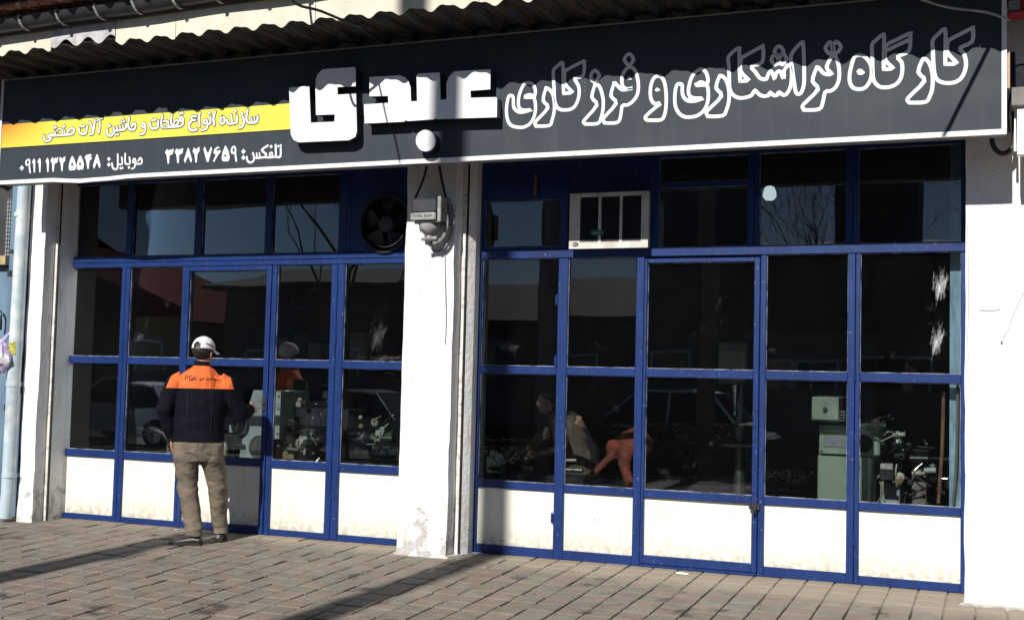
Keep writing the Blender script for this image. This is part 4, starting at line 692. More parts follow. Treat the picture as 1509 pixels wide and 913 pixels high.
# drainpipe, left edge of the picture
PIPEM=mat('pale blue painted drainpipe',(.42,.52,.58),.5,c2=(.62,.66,.66),scale=5,lo=.45,hi=.6)
dp=thing('drainpipe','pale blue drainpipe beside the narrow left pillar','drainpipe',(-8.72,-.42,0))
b=MB(); b.tube([(-8.76,-.42,.02),(-8.74,-.42,.25),(-8.735,-.42,1.2),(-8.725,-.42,2.2),(-8.715,-.42,3.3)],.062,18); b.build('pipe',PIPEM,dp,smooth=True)
for z in (.42,1.28,2.9): b=MB(); b.tube([(-8.735,-.42,z-.02),(-8.735,-.42,z+.02)],.068,16); b.box(-8.74,-8.69,-.36,-.34,z-.02,z+.02); b.build('collar',PIPEM,dp,smooth=True)
b=MB()
for k in range(5): a=R(-115+k*14); b.add([(-8.73+.0635*math.cos(a),-.42+.0635*math.sin(a),1.56),(-8.73+.0635*math.cos(a+R(14)),-.42+.0635*math.sin(a+R(14)),1.56),(-8.73+.0635*math.cos(a+R(14)),-.42+.0635*math.sin(a+R(14)),1.68),(-8.73+.0635*math.cos(a),-.42+.0635*math.sin(a),1.68)],[(0,1,2,3)])
b.build('sticker',mat('yellow paper sticker',(.55,.50,.08),.7,c2=(.2,.18,.05),scale=60,lo=.5,hi=.55),dp)
bx('pipe_clamp',mat('black box',(.03,.03,.03),.6),dp,-8.80,-8.77,-.50,-.47,2.30,2.36); bx('pipe_clamp',MATS['black box'],dp,-8.79,-8.755,-.495,-.48,2.52,2.56)
# neighbour's door left of the pipe
nd=thing('neighbour_door','blue grey steel door frame with mesh window at the left edge','door',(-9.2,-.3,0))
NDM=mat('blue grey door enamel',(.16,.25,.34),.5,c2=(.10,.16,.23),scale=5,stretch=(1,1,.3))
bx('door_post',NDM,nd,-8.99,-8.86,-.30,-.2,0,3.3,bev=.01); bx('door_post',NDM,nd,-8.852,-8.80,-.26,-.16,0,3.3,bev=.008)
bx('door_leaf',NDM,nd,-9.9,-8.995,-.25,-.19,.02,2.43,bev=.01)
bx('transom',mat('yellowish timber strip',(.42,.33,.16),.7),nd,-9.9,-8.992,-.34,-.2,2.435,2.52)
bx('fanlight',DARKWALL,nd,-9.9,-8.995,-.20,-.18,2.53,3.3)
MESHW=mat('pale wire mesh',(.5,.55,.58),.6)
for k in range(14): bx('mesh_wire',MESHW,nd,-9.12,-9.0,-.23,-.226,2.54+.04*k,2.544+.04*k)
for k in range(4): bx('mesh_wire',MESHW,nd,-9.11+.03*k,-9.106+.03*k,-.225,-.221,2.54,3.1)
b=MB(); b.tube(catmull([(-9.08,-.28,1.98),(-9.05,-.31,1.96),(-9.04,-.31,1.88),(-9.05,-.30,1.80)],False,4),.012,8); b.build('handle',DSTEEL,nd)
bx('padlock',DSTEEL,nd,-8.93,-8.88,-.33,-.30,1.02,1.08)
bx('neighbour_wall',PLASTER,bld,-14,-9.9,-.25,.3,-.1,4.35)
# plastic bag
BAG=mat('thin white plastic bag',(.62,.60,.66),.35,c2=(.42,.34,.55),scale=4,lo=.45,hi=.55)
b=MB(); vs=[];fs=[]; n,m=22,16
for i in range(m+1):
    ph=math.pi*i/m
    for j in range(n):
        a=2*math.pi*j/n; d=Vector((math.sin(ph)*math.cos(a),math.sin(ph)*math.sin(a),math.cos(ph)))
        k=1+.22*noise.noise(d*2.3)+.10*noise.noise(d*6)+.05*noise.noise(d*14); taper=1-.45*max(0,d.z)
        vs.append((-8.83+d.x*.125*k*taper,-.50+d.y*.09*k*taper,1.53+d.z*.155*k))
for i in range(m):
    for j in range(n): q=(j+1)%n; fs.append((i*n+j,(i+1)*n+j,(i+1)*n+q,i*n+q))
b.add(vs,fs); b.tube([(-8.83,-.5,1.66),(-8.80,-.46,1.74),(-8.76,-.43,1.80)],[.03,.014,.008],8)
tag(b.build('plastic_bag',BAG,smooth=True),'crumpled white and lilac plastic bag tied to the drainpipe','plastic bag')
# right hand end details
cable('pipe_bend',[(-.085,-.50,3.22),(-.08,-.50,3.13),(-.05,-.50,3.075),(-.01,-.50,3.055),(.035,-.50,3.08),(.058,-.50,3.15),(.055,-.50,3.45),(.05,-.50,3.75)],.017,'black U shaped pipe bend under the right end of the sign',cat='pipe')
cable('cable',[(.03,-.48,3.2),(.02,-.50,3.35),(.04,-.48,3.5),(.05,-.5,3.62),(.10,-.5,3.66),(.2,-.45,3.64)],.007,'thin tangled black cable beside the right end of the sign')
cable('cable',[(.02,-.52,3.46),(.08,-.5,3.50),(.2,-.45,3.49)],.005,'pale loose wire sticking out right of the sign',mat('pale wire',(.45,.44,.43),.7))
bx('edge_strip',mat('rusty tan strip',(.50,.36,.24),.6,c2=(.35,.2,.12),scale=9),sign,.013,.03,-.86,-.80,3.42,3.80)  # rusty tan strip along the sign's right side, gives no light
bx('upper_wall_beam',mat('brown stained beam',(.12,.10,.085),.8,c2=(.2,.19,.18),scale=5),bld,.04,9,-.70,-.33,3.34,3.46)
bx('upper_wall_panel',mat('grey stained upper wall',(.30,.28,.26),.85,c2=(.20,.19,.18),scale=4),bld,.605,9,-.36,-.331,3.47,4.3)
red=thing('red_sign','red and white corner of a neighbouring sign at the top right','sign',(.3,-.7,3.9))
REDM=mat('red sign paint',(.55,.02,.05),.4)
bx('sign_panel',REDM,red,.02,1.4,-.72,-.66,3.955,4.30); bx('bottom_trim',REDM,red,.015,1.42,-.80,-.64,3.925,3.954,bev=.008)
bx('white_square',mat('pale green white print',(.6,.68,.64),.5),red,.022,.092,-.7225,-.7202,3.965,4.04)
bx('wall_box',WHITE,red,.075,.5,-.75,-.66,3.0,3.30)
bld_shade=None
b=MB(); b.prism([(.055,3.05),(.072,3.05),(.068,3.34),(.060,3.34)],-.60,-.58); b.build('drip_edge',WHITE,red)
# small bolt head on the right wall
b=MB(); b.lathe([(.006,-.362),(.006,-.35)],(-.02,0,1.775),'y',10); tag(b.build('wall_plug',BLACK),'small black plug hole in the white right pillar','wall plug')
# wires
sv=Vector((.07,1,-.7))
POLE=(-4.67,-10.7)
P2=Vector((-4.425,-.88,3.125)); a=Vector((-4.64,-1.82,4.33)); e=P2-sv*9.8; e2=P2-sv*2.2
cable('service_wire',[a,a+(e2-a)*.5,e2,e2+(e-e2)*.5,e],.008,'black overhead service wire from the eaves to the concrete pole')
A=Vector((-4.594,-1.45,4.105)); Q=Vector((-5.02,-1.9,4.40)); 
Q=CAM+( (F+RV*((430-754.5)/FPX)-UV*((0-456.5)/FPX)) )*((7.60)/((F+RV*((430-754.5)/FPX)).y)); 
d=(Q-A)
cable('service_wire',[A+Vector((.07,.1,.02)),A+Vector((.03,.03,-.012)),A+d*.5,A+d,A+d*1.1+Vector((-.05,-.0,.30)),A+d*1.1+Vector((-.1,-.02,.9))],.011,'black wire crossing the cream fascia up to the gutter at the top')
P1=Vector((-.078,-.88,3.738)); P2=Vector((-.366,-.88,3.131)); s_=P1-sv*.8; e2=P2-sv*1.5; e=P2-sv*10.2
cable('service_wire',[s_,s_+(e2-s_)*.5,e2,e2+(e-e2)*.5,e],.0135,'black overhead wire dropping to the right end of the eaves')
m_=s_+(e-s_)*0.155
cable('ceiling_wire',[(-.80,-1.1,4.12),(-.503,-1.02,4.009),(-.397,-1.02,3.962),(-.292,-1.02,3.93),(-.168,-1.02,3.904),(-.085,-1.02,3.879),(.03,-1.0,3.83)],.0085,'grey cloth covered wire drooping in front of the sign at its top right corner',mat('grey cloth wire',(.42,.40,.38),.8))
# litter
b=MB(); b.ell((-2.29,-.16,-.003),(.045,.02,.008)); b.ell((-2.25,-.17,-.004),(.025,.018,.006)); tag(b.build('litter',WHITE,smooth=True),'white scrap of paper on the paving in front of the right door','litter')
b=MB(); b.ell((-7.0,-.14,0),(.03,.012,.006)); tag(b.build('litter',mat('pinkish litter',(.6,.4,.42),.6),smooth=True),'small pink scrap on the paving at the left shop door','litter')

def smear_mat(name,col,sc,lo,hi,mx):
    m=bpy.data.materials.new(name); m.use_nodes=True; nt=m.node_tree; b=nt.nodes['Principled BSDF']; b.inputs['Base Color'].default_value=(*col,1); b.inputs['Roughness'].default_value=.9
    tc=N(nt,'ShaderNodeTexCoord'); ln=N(nt,'ShaderNodeVectorMath',operation='LENGTH'); nt.links.new(tc.outputs['Object'],ln.inputs[0])
    fall=N(nt,'ShaderNodeMapRange'); fall.inputs[1].default_value=1; fall.inputs[2].default_value=.1; nt.links.new(ln.outputs['Value'],fall.inputs[0])
    v=math_(nt,'ADD',noise_fac(nt,sc,0,1,detail=9,rough=.75,stretch=(1,1,.45)),math_(nt,'MULTIPLY',fall.outputs[0],.30))
    mr=N(nt,'ShaderNodeMapRange'); mr.inputs[1].default_value=lo; mr.inputs[2].default_value=hi; mr.inputs[4].default_value=mx; nt.links.new(v,mr.inputs[0])
    fe=math_(nt,'MULTIPLY',mr.outputs[0],math_(nt,'MINIMUM',math_(nt,'MULTIPLY',fall.outputs[0],4.0),1.0)); nt.links.new(fe,b.inputs['Alpha']); return m
SMEAR=smear_mat('white paint smear',(.60,.63,.66),4.2,.66,.92,.9); SMEAR2=smear_mat('dull dirt smear',(.35,.37,.38),4.0,.68,1.05,.3)
def smear(cx,cz,w,h,label,ang=0,m=None):
    b=MB(); b.add([(math.cos(t*math.pi/8),0,math.sin(t*math.pi/8)) for t in range(16)],[tuple(range(16))]); o=b.build('paint_smear',m or SMEAR,fixn=False)
    o.location=(cx,.0075,cz); o.scale=(w,1,h); o.rotation_euler=(0,ang,0); tag(o,label,'paint smear')
smear(-.435,2.20,.085,.20,'upper white paint smear on the far right window pane',.12)
smear(-.455,1.80,.07,.20,'lower white paint smear on the far right window pane',.2)
smear(-7.63,1.76,.10,.08,'faint pale smudge on the second pane of the left shopfront',0,SMEAR2)
smear(-5.06,1.80,.13,.26,'pale smeared drips on the last middle pane of the left shopfront',.25,SMEAR2)
smear(-5.0,1.60,.36,.05,'pale dirt line along the bottom of the last middle pane of the left shopfront',0,SMEAR2)
smear(-3.85,1.72,.22,.10,'grey streaky smear low on the first middle pane of the right shopfront',.3,SMEAR2)
# ================================================================ ACROSS THE STREET (seen in the window reflections)
pole=thing('utility_pole','tall grey concrete utility pole standing at the pavement edge','utility pole',(POLE[0],POLE[1],-.16))
b=MB(); b.tube([(POLE[0],POLE[1],-.16),(POLE[0],POLE[1],6),(POLE[0],POLE[1],13.2)],[.155,.145,.115],16); b.build('shaft',CONC,pole,smooth=True)
b=MB(); b.box(POLE[0]-.9,POLE[0]+.9,POLE[1]-.06,POLE[1]+.06,12.4,12.5); b.build('crossarm',RUST,pole)
lp=thing('shadow_post','short thick grey post added left of the concrete pole to cast a shadow band','shadow post',(-7.41,-10.6,-.16))  # unseen post, added and thickened for its shadow across the left paving
b=MB(); b.tube([(-7.41,-10.6,-.16),(-7.41,-10.6,4),(-7.41,-10.6,7.3)],[.19,.18,.17],14); b.build('shaft',mat('galvanised steel',(.25,.26,.27),.5,.4),lp,smooth=True)
b=MB(); b.tube(catmull([(-7.41,-10.6,7.3),(-7.41,-11.1,7.6),(-7.41,-12.2,7.7)],False,4),.035,8); b.build('arm',MATS['galvanised steel'],lp,smooth=True); b=MB(); b.ell((-7.41,-12.3,7.65),(.12,.3,.07)); b.build('post_head',HL,lp,smooth=True)
cable('service_wire',[(-60,-10.9,11.0),(-30,-10.8,10.3),(POLE[0],POLE[1],10.8),(8,-10.8,9.9),(22,-10.9,10.8)],.012,'overhead line strung along the street')
BARK=mat('grey brown bark',(.10,.08,.065),.9,c2=(.06,.05,.04),scale=9,bs=.5)
def bare_tree(x,y,h,seed,label,r0=.13,lean=0):
    t=thing('bare_tree',label,'tree',(x,y,-.16)); rnd=random.Random(seed); tb=MB(); br=MB()
    base=Vector((x,y,-.16)); p=base.copy(); pts=[p.copy()]; rr=[r0]
    for k in range(6):
        p=p+Vector((rnd.uniform(-.08,.08)+lean*.1,rnd.uniform(-.08,.08),h*.42/6)); pts.append(p.copy()); rr.append(r0*(1-.07*(k+1)))
    tb.tube(pts,rr,10)
    def grow(p,d,l,r,dep):
        P=[p.copy()]; q=p.copy(); dd=d.copy()
        for k in range(4):
            dd=(dd+Vector((rnd.uniform(-.25,.25),rnd.uniform(-.25,.25),rnd.uniform(-.05,.22)))).normalized(); q=q+dd*l/4; P.append(q.copy())
        br.tube(P,[max(.004,r*(1-.15*k)) for k in range(5)],4 if dep else 7,caps=False)
        if dep<5:
            for k in range(3 if dep<2 else 2):
                s=P[rnd.randint(2,4)]; nd=(dd+Vector((rnd.uniform(-1,1),rnd.uniform(-1,1),rnd.uniform(-.3,.7)))*.8).normalized()
                grow(s,nd,l*.70,r*.46,dep+1)
    for k in range(6):
        a=k*math.pi/3+rnd.uniform(-.4,.4); grow(pts[-1-(k%3)],Vector((math.cos(a),math.sin(a),1.0)).normalized(),h*.26,r0*.5,0)
    tb.build('trunk',BARK,t,smooth=True); br.build('branches',BARK,t,smooth=True)
bare_tree(-11.6,-11.0,8.6,3,'tall bare street tree on the planting strip left of the utility pole',.075)
bare_tree(-25,-10.8,9,5,'tall bare street tree at the far left of the planting strip')
bare_tree(2.0,-21.2,8.5,8,'bare tree on the far pavement by the grey roofed hall')
bare_tree(-3.5,-21.4,8.0,12,'bare tree on the far pavement behind the white saloon car')
# hedge
HEDGE=mat('dark hedge leaf',(.045,.07,.025),.6,c2=(.09,.12,.04),scale=9)
GRASSM=mat('grass blade',(.08,.13,.03),.7)
b=MB(); rnd=random.Random(5)
for k in range(60000):
    x=rnd.uniform(-8.8,3.5); y=-10.72+rnd.gauss(0,.2); hmax=.62+.22*noise.noise(Vector((x*1.3,0,0)))
    if noise.noise(Vector((x*.6,9,0)))<-.32: continue
    z=-.16+rnd.uniform(0,1)**.7*hmax*1.35; s=rnd.uniform(.012,.03)
    d=Vector((rnd.uniform(-1,1),rnd.uniform(-1,1),rnd.uniform(-1,1))).normalized(); e1=d.orthogonal().normalized(); e2=d.cross(e1); c=Vector((x,y,z))
    b.add([c-e1*s,c+e2*s*.6,c+e1*s,c-e2*s*.6],[(0,1,2,3)])
hd=stuff(b.build('hedge_plants',HEDGE,fixn=False)); 
b=MB()
for k in range(9000):
    x=rnd.uniform(-12,4); y=rnd.uniform(-11.25,-10.2); h=rnd.uniform(.05,.14); a=rnd.uniform(0,6.28); dx,dy=math.cos(a)*.006,math.sin(a)*.006; l=rnd.uniform(-.04,.04)
    b.add([(x-dx,y-dy,-.16),(x+dx,y+dy,-.16),(x+l,y+l,-.16+h)],[(0,1,2)])
stuff(b.build('grass',GRASSM,fixn=False))
# houses
def house(name,label,x0,x1,y0,y1,h,wallm,roofm,rh,gable=False):
    t=thing(name,label,'building',((x0+x1)/2,y1,-.24)); bx('wall',wallm,t,x0,x1,y0,y1,-.24,h)
    b=MB()
    if not gable: b.prism([(y0-.5,h),(y1+.6,h),(y1+.6,h+.12),((y0+y1)/2,h+rh),(y0-.5,h+.12)],x0-.5,x1+.5,'x')
    else: b.prism([(x0-.4,h),(x1+.4,h),((x0+x1)/2,h+rh)],y0-.3,y1+.5,'y')
    b.build('roof',roofm,t)
    n=max(2,int((x1-x0)/3.2))
    for i in range(n):
        xc=x0+(i+.5)*(x1-x0)/n; w=bx('window',WHITE,t,xc-.62,xc+.62,y1-.02,y1+.05,.9,2.3); bx('window_pane',CARGLASS,w,xc-.54,xc+.54,y1+.052,y1+.06,.98,2.22)
    return t
REDR=mat('red sheet roof',(.11,.012,.012),.95,c2=(.07,.01,.01),scale=1,bs=.2,spec=.05)
OCH=mat('ochre render wall',(.40,.28,.14),.8); GREYW=mat('grey render wall',(.16,.16,.16),.9,c2=(.12,.12,.12),scale=1); WALLW=mat('pale render wall',(.45,.44,.42),.9)
CORRG=mat('weathered corrugated roof',(.13,.125,.115),.8,c2=(.05,.05,.048),scale=1.2,stretch=(9,1,1))
house('red_roofed_house','low house with red metal roof and ochre wall across the street',-37,-25,-31,-24,3.1,OCH,REDR,2.7,True)
house('long_shed','long dark shed between the red roofed house and the grey hall',-24.4,-18.2,-33,-25,4.3,GREYW,CORRG,1.0)
house('hall','long grey hall with weathered corrugated roof across the street',-17.6,-10.2,-33,-26,3.3,GREYW,CORRG,1.6)
house('tall_building','tall dark grey building across the street left of the gap',-10.0,-6.82,-28,-25,12.0,GREYW,CORRG,.9)
house('low_hall','low dark hall filling the gap between two tall buildings',-6.8,-4.25,-33,-25.5,5.2,GREYW,CORRG,.8)
house('tall_building','tall dark narrow building across the street right of the gap',-4.2,-2.0,-28,-25,12.5,GREYW,CORRG,.9)
house('low_building','low dark building right of the narrow tall one',-1.9,3.5,-33,-25,5.0,GREYW,CORRG,.9)
house('pale_house','pale rendered house beyond the grey building',5,16,-34,-27,3.6,WALLW,REDR,1.5)
house('back_house','two storey dark house behind the red roofed house',-60,-38,-36,-26,6.0,GREYW,REDR,2)
bx_=MB(); bx_.box(-70,40,-23.2,-23.0,-.3,1.5); tag(bx_.build('boundary_wall',GREYW),'long low grey boundary wall across the street','wall')
# parked cars
def car(x,y,label,col,L=4.3,H=1.42,suv=False,gr='cars parked along the street',flip=False):
    t=thing('parked_car',label,'car',(x,y,-.225),gr); z0=-.225; s=-1 if flip else 1
    X=lambda u: x+s*u
    h1=.86 if not suv else 1.02
    prof=[(-L/2,.35),(-L/2+.03,.62),(-L/2+.25,.74),(-L*.22,h1),(L*.30,h1+.03),(L/2-.12,h1+.01),(L/2,.78),(L/2-.02,.38),(L/2-.3,.24),(-L/2+.3,.24)]
    b=MB(); rings=[]
    for k,(w,ins) in enumerate(((.80,.05),(.86,0),(-.86,0),(-.80,.05))):
        rings.append([(X(u*(1-ins*.3)),y+w,z0+z) for u,z in prof])
    b.loft([[Vector(v) for v in r] for r in rings]); b.build('body',col,t,smooth=True)
    rf=[(-L*.23,h1),(-L*.08,H-.03),(0,H),(L*.16,H-.01),(L*.24,H-.07),(L*.36,h1+.03)] if not suv else [(-L*.22,h1),(-L*.10,H-.03),(0,H),(L*.3,H-.01),(L*.40,H-.08),(L*.46,h1)]
    b=MB(); b.loft([[Vector((X(u),y+w*(.84 if z<H-.1 else .66),z0+z)) for u,z in rf] for w in (1,-1)]); b.build('windows',CARGLASS if False else mat('dark car glass',(.01,.012,.014),.05,spec=.8),t)
    b=MB(); top=[(u,z) for u,z in rf if z>=H-.1]
    b.loft([[Vector((X(u),y+w,z0+z+dz)) for u,z in top]+[Vector((X(u),y+w,z0+z+dz-.035)) for u,z in reversed(top)] for w,dz in ((.67,.0),(.5,.02),(-.5,.02),(-.67,.0))]); b.build('roof',col,t,smooth=True)
    for u in (rf[0][0],L*.06,rf[-1][0]):
        zt=H-.05; ut={rf[0][0]:rf[1][0],L*.06:L*.06,rf[-1][0]:rf[-2][0]}[u]
        for w in (1,-1):
            b=MB(); b.tube([(X(u),y+w*.845,z0+h1),(X(ut),y+w*.665,z0+zt)],.03,6); b.build('window_pillar',col,t)
    for u in (-L*.31,L*.30):
        for w in (.80,-.80):
            b=MB(); b.lathe([(.20,-.10),(.31,-.09),(.325,0),(.31,.09),(.20,.10)],(X(u),y+w,z0+.325),'y',20); wh=b.build('wheel',BLACK,t,smooth=True)
            b=MB(); b.lathe([(.19,-.105),(.05,-.11),(.05,.11),(.19,.105)],(X(u),y+w,z0+.325),'y',12); b.build('rim',STEEL,wh)
    for w in (.62,-.62):
        bx('tail_light',mat('red tail light',(.4,.01,.01),.2),t,min(X(L/2-.03),X(L/2+.012)),max(X(L/2-.03),X(L/2+.012)),y+w-.14,y+w+.14,z0+.62,z0+.78)
        bx('headlight',mat('clear headlight',(.6,.6,.6),.1),t,min(X(-L/2-.01),X(-L/2+.04)),max(X(-L/2-.01),X(-L/2+.04)),y+w-.14,y+w+.14,z0+.52,z0+.64)
CW=mat('white car paint',(.85,.86,.87),.2,spec=.8); CB=mat('black car paint',(.02,.022,.028),.15,spec=.7); CS=mat('silver car paint',(.35,.37,.40),.25,.5)
car(-5.9,-12.7,'white saloon parked across from the right shopfront',CW,4.2,1.46)
car(.2,-12.6,'black four wheel drive parked at the right',CB,4.6,1.76,True)
car(-12.6,-12.7,'silver saloon parked across from the left shopfront',CS,4.4,1.44)
car(-18.3,-12.9,'pale hatchback at the far left of the parked row',CW,4.0,1.44)
# ================================================================ PEOPLE
SKIN=mat('skin',(.42,.22,.15),.55,c2=(.36,.18,.12),scale=20,coord='Object')
HAIR=mat('black hair',(.012,.010,.009),.6)
JACK,nt,b_=newmat('black work jacket cloth'); b_.inputs['Base Color'].default_value=(.004,.0045,.010,1); b_.inputs['Roughness'].default_value=.85; b_.inputs['Specular IOR Level'].default_value=.12
bump(nt,b_,noise_fac(nt,7,.2,.8,detail=4,stretch=(1,1,1.2)),.4,.03)
ORNG,nt,b_=newmat('orange yoke cloth'); b_.inputs['Base Color'].default_value=(.72,.125,.018,1); b_.inputs['Roughness'].default_value=.75
bump(nt,b_,noise_fac(nt,9,.2,.8,detail=4,stretch=(1.6,1,.6)),.8,.03)
TROU,nt,b_=newmat('khaki cotton trousers')
nt.links.new(mixc(nt,noise_fac(nt,6,.3,.7),(.170,.137,.102),(.115,.093,.070)),b_.inputs['Base Color']); b_.inputs['Roughness'].default_value=.85
bump(nt,b_,noise_fac(nt,6,.25,.75,detail=2,stretch=(1,1,1.3)),.6,.03)
SHOE=mat('scuffed black shoe leather',(.022,.020,.018),.45,coord='Object')
def remeshed(b,name,voxel,smooth_it=6,disp=None,seed=0):
    me=bpy.data.meshes.new(name); me.from_pydata([Vector(v) for v in b.v],[],b.f)
    bm=bmesh.new(); bm.from_mesh(me); bmesh.ops.recalc_face_normals(bm,faces=bm.faces); bm.to_mesh(me); bm.free()
    o=bpy.data.objects.new(name,me); COL.objects.link(o)
    m=o.modifiers.new('r','REMESH'); m.mode='VOXEL'; m.voxel_size=voxel; m.adaptivity=0
    s=o.modifiers.new('s','SMOOTH'); s.iterations=smooth_it; s.factor=.6
    bpy.context.view_layer.update()
    out=bpy.data.meshes.new_from_object(o.evaluated_get(bpy.context.evaluated_depsgraph_get()))
    bpy.data.objects.remove(o); bpy.data.meshes.remove(me)
    if disp:
        out.update(); ns=[v.normal.copy() for v in out.vertices]
        for v,n in zip(out.vertices,ns): v.co+=n*disp(v.co)
    return out
def mesh_child(me,name,m,parent,label=None):
    me.materials.clear(); me.materials.append(m)
    for p in me.polygons: p.use_smooth=True; p.material_index=0
    o=bpy.data.objects.new(name,me); COL.objects.link(o); o.parent=parent
    if label: o['label']=label
    return o
def ering(c,rx,ry,n=18,rot=0,tilt=0):
    out=[]
    for j in range(n):
        a=2*math.pi*j/n; x,y=rx*math.cos(a),ry*math.sin(a); x,y=x*math.cos(rot)-y*math.sin(rot),x*math.sin(rot)+y*math.cos(rot)
        out.append(Vector((c[0]+x,c[1]+y,c[2]+tilt*y)))
    return out
def hand(b,wr,d,side,up,curl=.5,scale=1.0):
    """palm from the wrist along d; side = thumb side; five fingers bent toward -up"""
    wr,d,side,up=Vector(wr),Vector(d).normalized(),Vector(side).normalized(),Vector(up).normalized(); s=scale
    b.tube([wr-d*.02,wr+d*.02*s,wr+d*.055*s,wr+d*.09*s],[(.026*s,.019*s),(.033*s,.017*s),(.040*s,.016*s),(.038*s,.013*s)],12) if False else None
    P=[]
    for t,w,h in ((-.02,.025,.020),(.02,.030,.018),(.055,.040,.017),(.092,.040,.013)):
        c=wr+d*t*s; P.append([c+side*(w*s*math.cos(a))+up*(h*s*math.sin(a)) for a in [k*math.pi/6 for k in range(12)]])
    b.loft(P)
    for k,(off,l) in enumerate(((.030,.068),(.011,.076),(-.009,.070),(-.028,.056))):
        p=wr+d*.088*s+side*off*s; dd=(d+side*off*1.5).normalized(); pts=[p-d*.012*s,p]; 
        for q in range(3):
            a=curl*(q+.6)*.62; v=(dd*math.cos(a)-up*math.sin(a)); p=p+v*l*s*(.42,.32,.26)[q]; pts.append(p.copy())
        b.tube(pts,[.0098*s,.0095*s,.009*s,.0084*s,.0065*s],8)
    p=wr+d*.030*s+side*.030*s; q=p+(d*.6+side*.75).normalized()*.034*s; r3=q+(d*.9+side*.25-up*.4*curl).normalized()*.032*s; e=r3+(d*.95-up*.5*curl-side*.1).normalized()*.024*s
    b.tube([p-side*.012*s,p,q,r3,e],[.014*s,.0135*s,.012*s,.0105*s,.0075*s],8)
man=thing('person','man in black and orange jacket, khaki trousers and white cap unlocking the left door','person',(0,0,0))
HEADC=Vector((.012,.02,1.625)); HY=R(-30)     # head turned to the right
HM=Matrix.Rotation(HY,3,'Z')
def head_parts(b,c,HM):
    b.ell(c+HM@Vector((0,-.006,.035)),(.076,.095,.088),20,14,HM); b.ell(c+HM@Vector((0,.028,-.045)),(.058,.068,.066),16,10,HM)
    b.ell(c+HM@Vector((0,.062,-.082)),(.028,.030,.024),10,8,HM)                           # chin
    b.tube([c+HM@Vector((0,.086,.018)),c+HM@Vector((0,.106,-.012)),c+HM@Vector((0,.098,-.026))],[.009,.014,.012],8)   # nose
    b.ell(c+HM@Vector((0,.088,-.052)),(.022,.010,.008),10,6,HM)                           # lips
    b.ell(c+HM@Vector((0,.083,.032)),(.050,.014,.009),10,6,HM)                            # brow
    for s in (-1,1): b.ell(c+HM@Vector((s*.078,-.004,-.008)),(.010,.019,.031),10,8,HM@Matrix.Rotation(s*.35,3,'Z'))
b=MB()
head_parts(b,HEADC,HM)
b.tube([(0,-.02,1.36),(.002,-.012,1.46),(.008,.0,1.56)],[(.075,.07),(.058,.056),(.056,.056)],16)
b.loft([ering((0,0,.90),.15,.10),ering((0,0,1.05),.14,.095),ering((0,0,1.25),.17,.11),ering((0,-.005,1.37),.16,.09),ering((0,-.01,1.43),.08,.06)])
# arms
Ls,Le,Lw=Vector((-.20,-.01,1.36)),Vector((-.285,-.03,1.13)),Vector((-.225,.05,.905))
Rs,Re,Rw=Vector((.20,-.01,1.36)),Vector((.33,.05,1.105)),Vector((.415,.235,1.135))
b.tube([Ls,Le,Lw],[.045,.036,.024],12); b.tube([Rs,Re,Rw],[.045,.036,.024],12)
hand(b,Lw+Vector((.004,.008,-.03)),(.22,.22,-1),(.55,.75,.2),(-1,.2,-.1),.5)
hd_=Vector((.40,.86,.10)).normalized(); hand(b,Rw+hd_*.03,hd_,(-.35,.15,.92),(.86,-.45,.30),1.5)
# legs
Lh,Lk,La=Vector((-.10,0,.86)),Vector((-.075,.03,.47)),Vector((-.005,-.03,.09)); Rh,Rk,Ra=Vector((.11,0,.86)),Vector((.165,.07,.48)),Vector((.205,.13,.10))
b.tube([Lh,Lk,La],[.08,.055,.038],12); b.tube([Rh,Rk,Ra],[.08,.055,.038],12)
b.tube([La,La+Vector((-.04,.013,-.05)),La+Vector((-.13,.042,-.07))],[.036,.026,.016],10); b.tube([Ra,Ra+Vector((0,.04,-.05)),Ra+Vector((0,.14,-.075))],[.036,.026,.014],10)
mesh_child(remeshed(b,'body',.0068,3),'body',SKIN,man)
for s in (-1,1):
    b=MB(); b.ell(HEADC+HM@Vector((s*.032,.080,.012)),(.013,.010,.009),10,8,HM); b.build('eye',mat('eye white',(.7,.7,.68),.2),man)
# hair
b=MB(); c=HEADC+HM@Vector((0,-.012,.03))
vs=[];n,m=28,12
b.ell(c,(.0835,.100,.092),n,16,HM)
hm=bpy.data.meshes.new('hair'); hm.from_pydata([Vector(v) for v in b.v],[],b.f)
bm=bmesh.new(); bm.from_mesh(hm)
bmesh.ops.bisect_plane(bm,geom=bm.verts[:]+bm.edges[:]+bm.faces[:],plane_co=HEADC+HM@Vector((0,-.06,-.052)),plane_no=HM@Vector((0,-.35,-1)),clear_outer=True)
bmesh.ops.bisect_plane(bm,geom=bm.verts[:]+bm.edges[:]+bm.faces[:],plane_co=HEADC+HM@Vector((0,.035,0)),plane_no=HM@Vector((0,1,-.3)),clear_outer=True)
for v in bm.verts: v.co+=v.normal*0.0 + (v.co-c).normalized()*.003*noise.noise(v.co*90)
bm.to_mesh(hm); bm.free(); mesh_child(hm,'hair',HAIR,man)
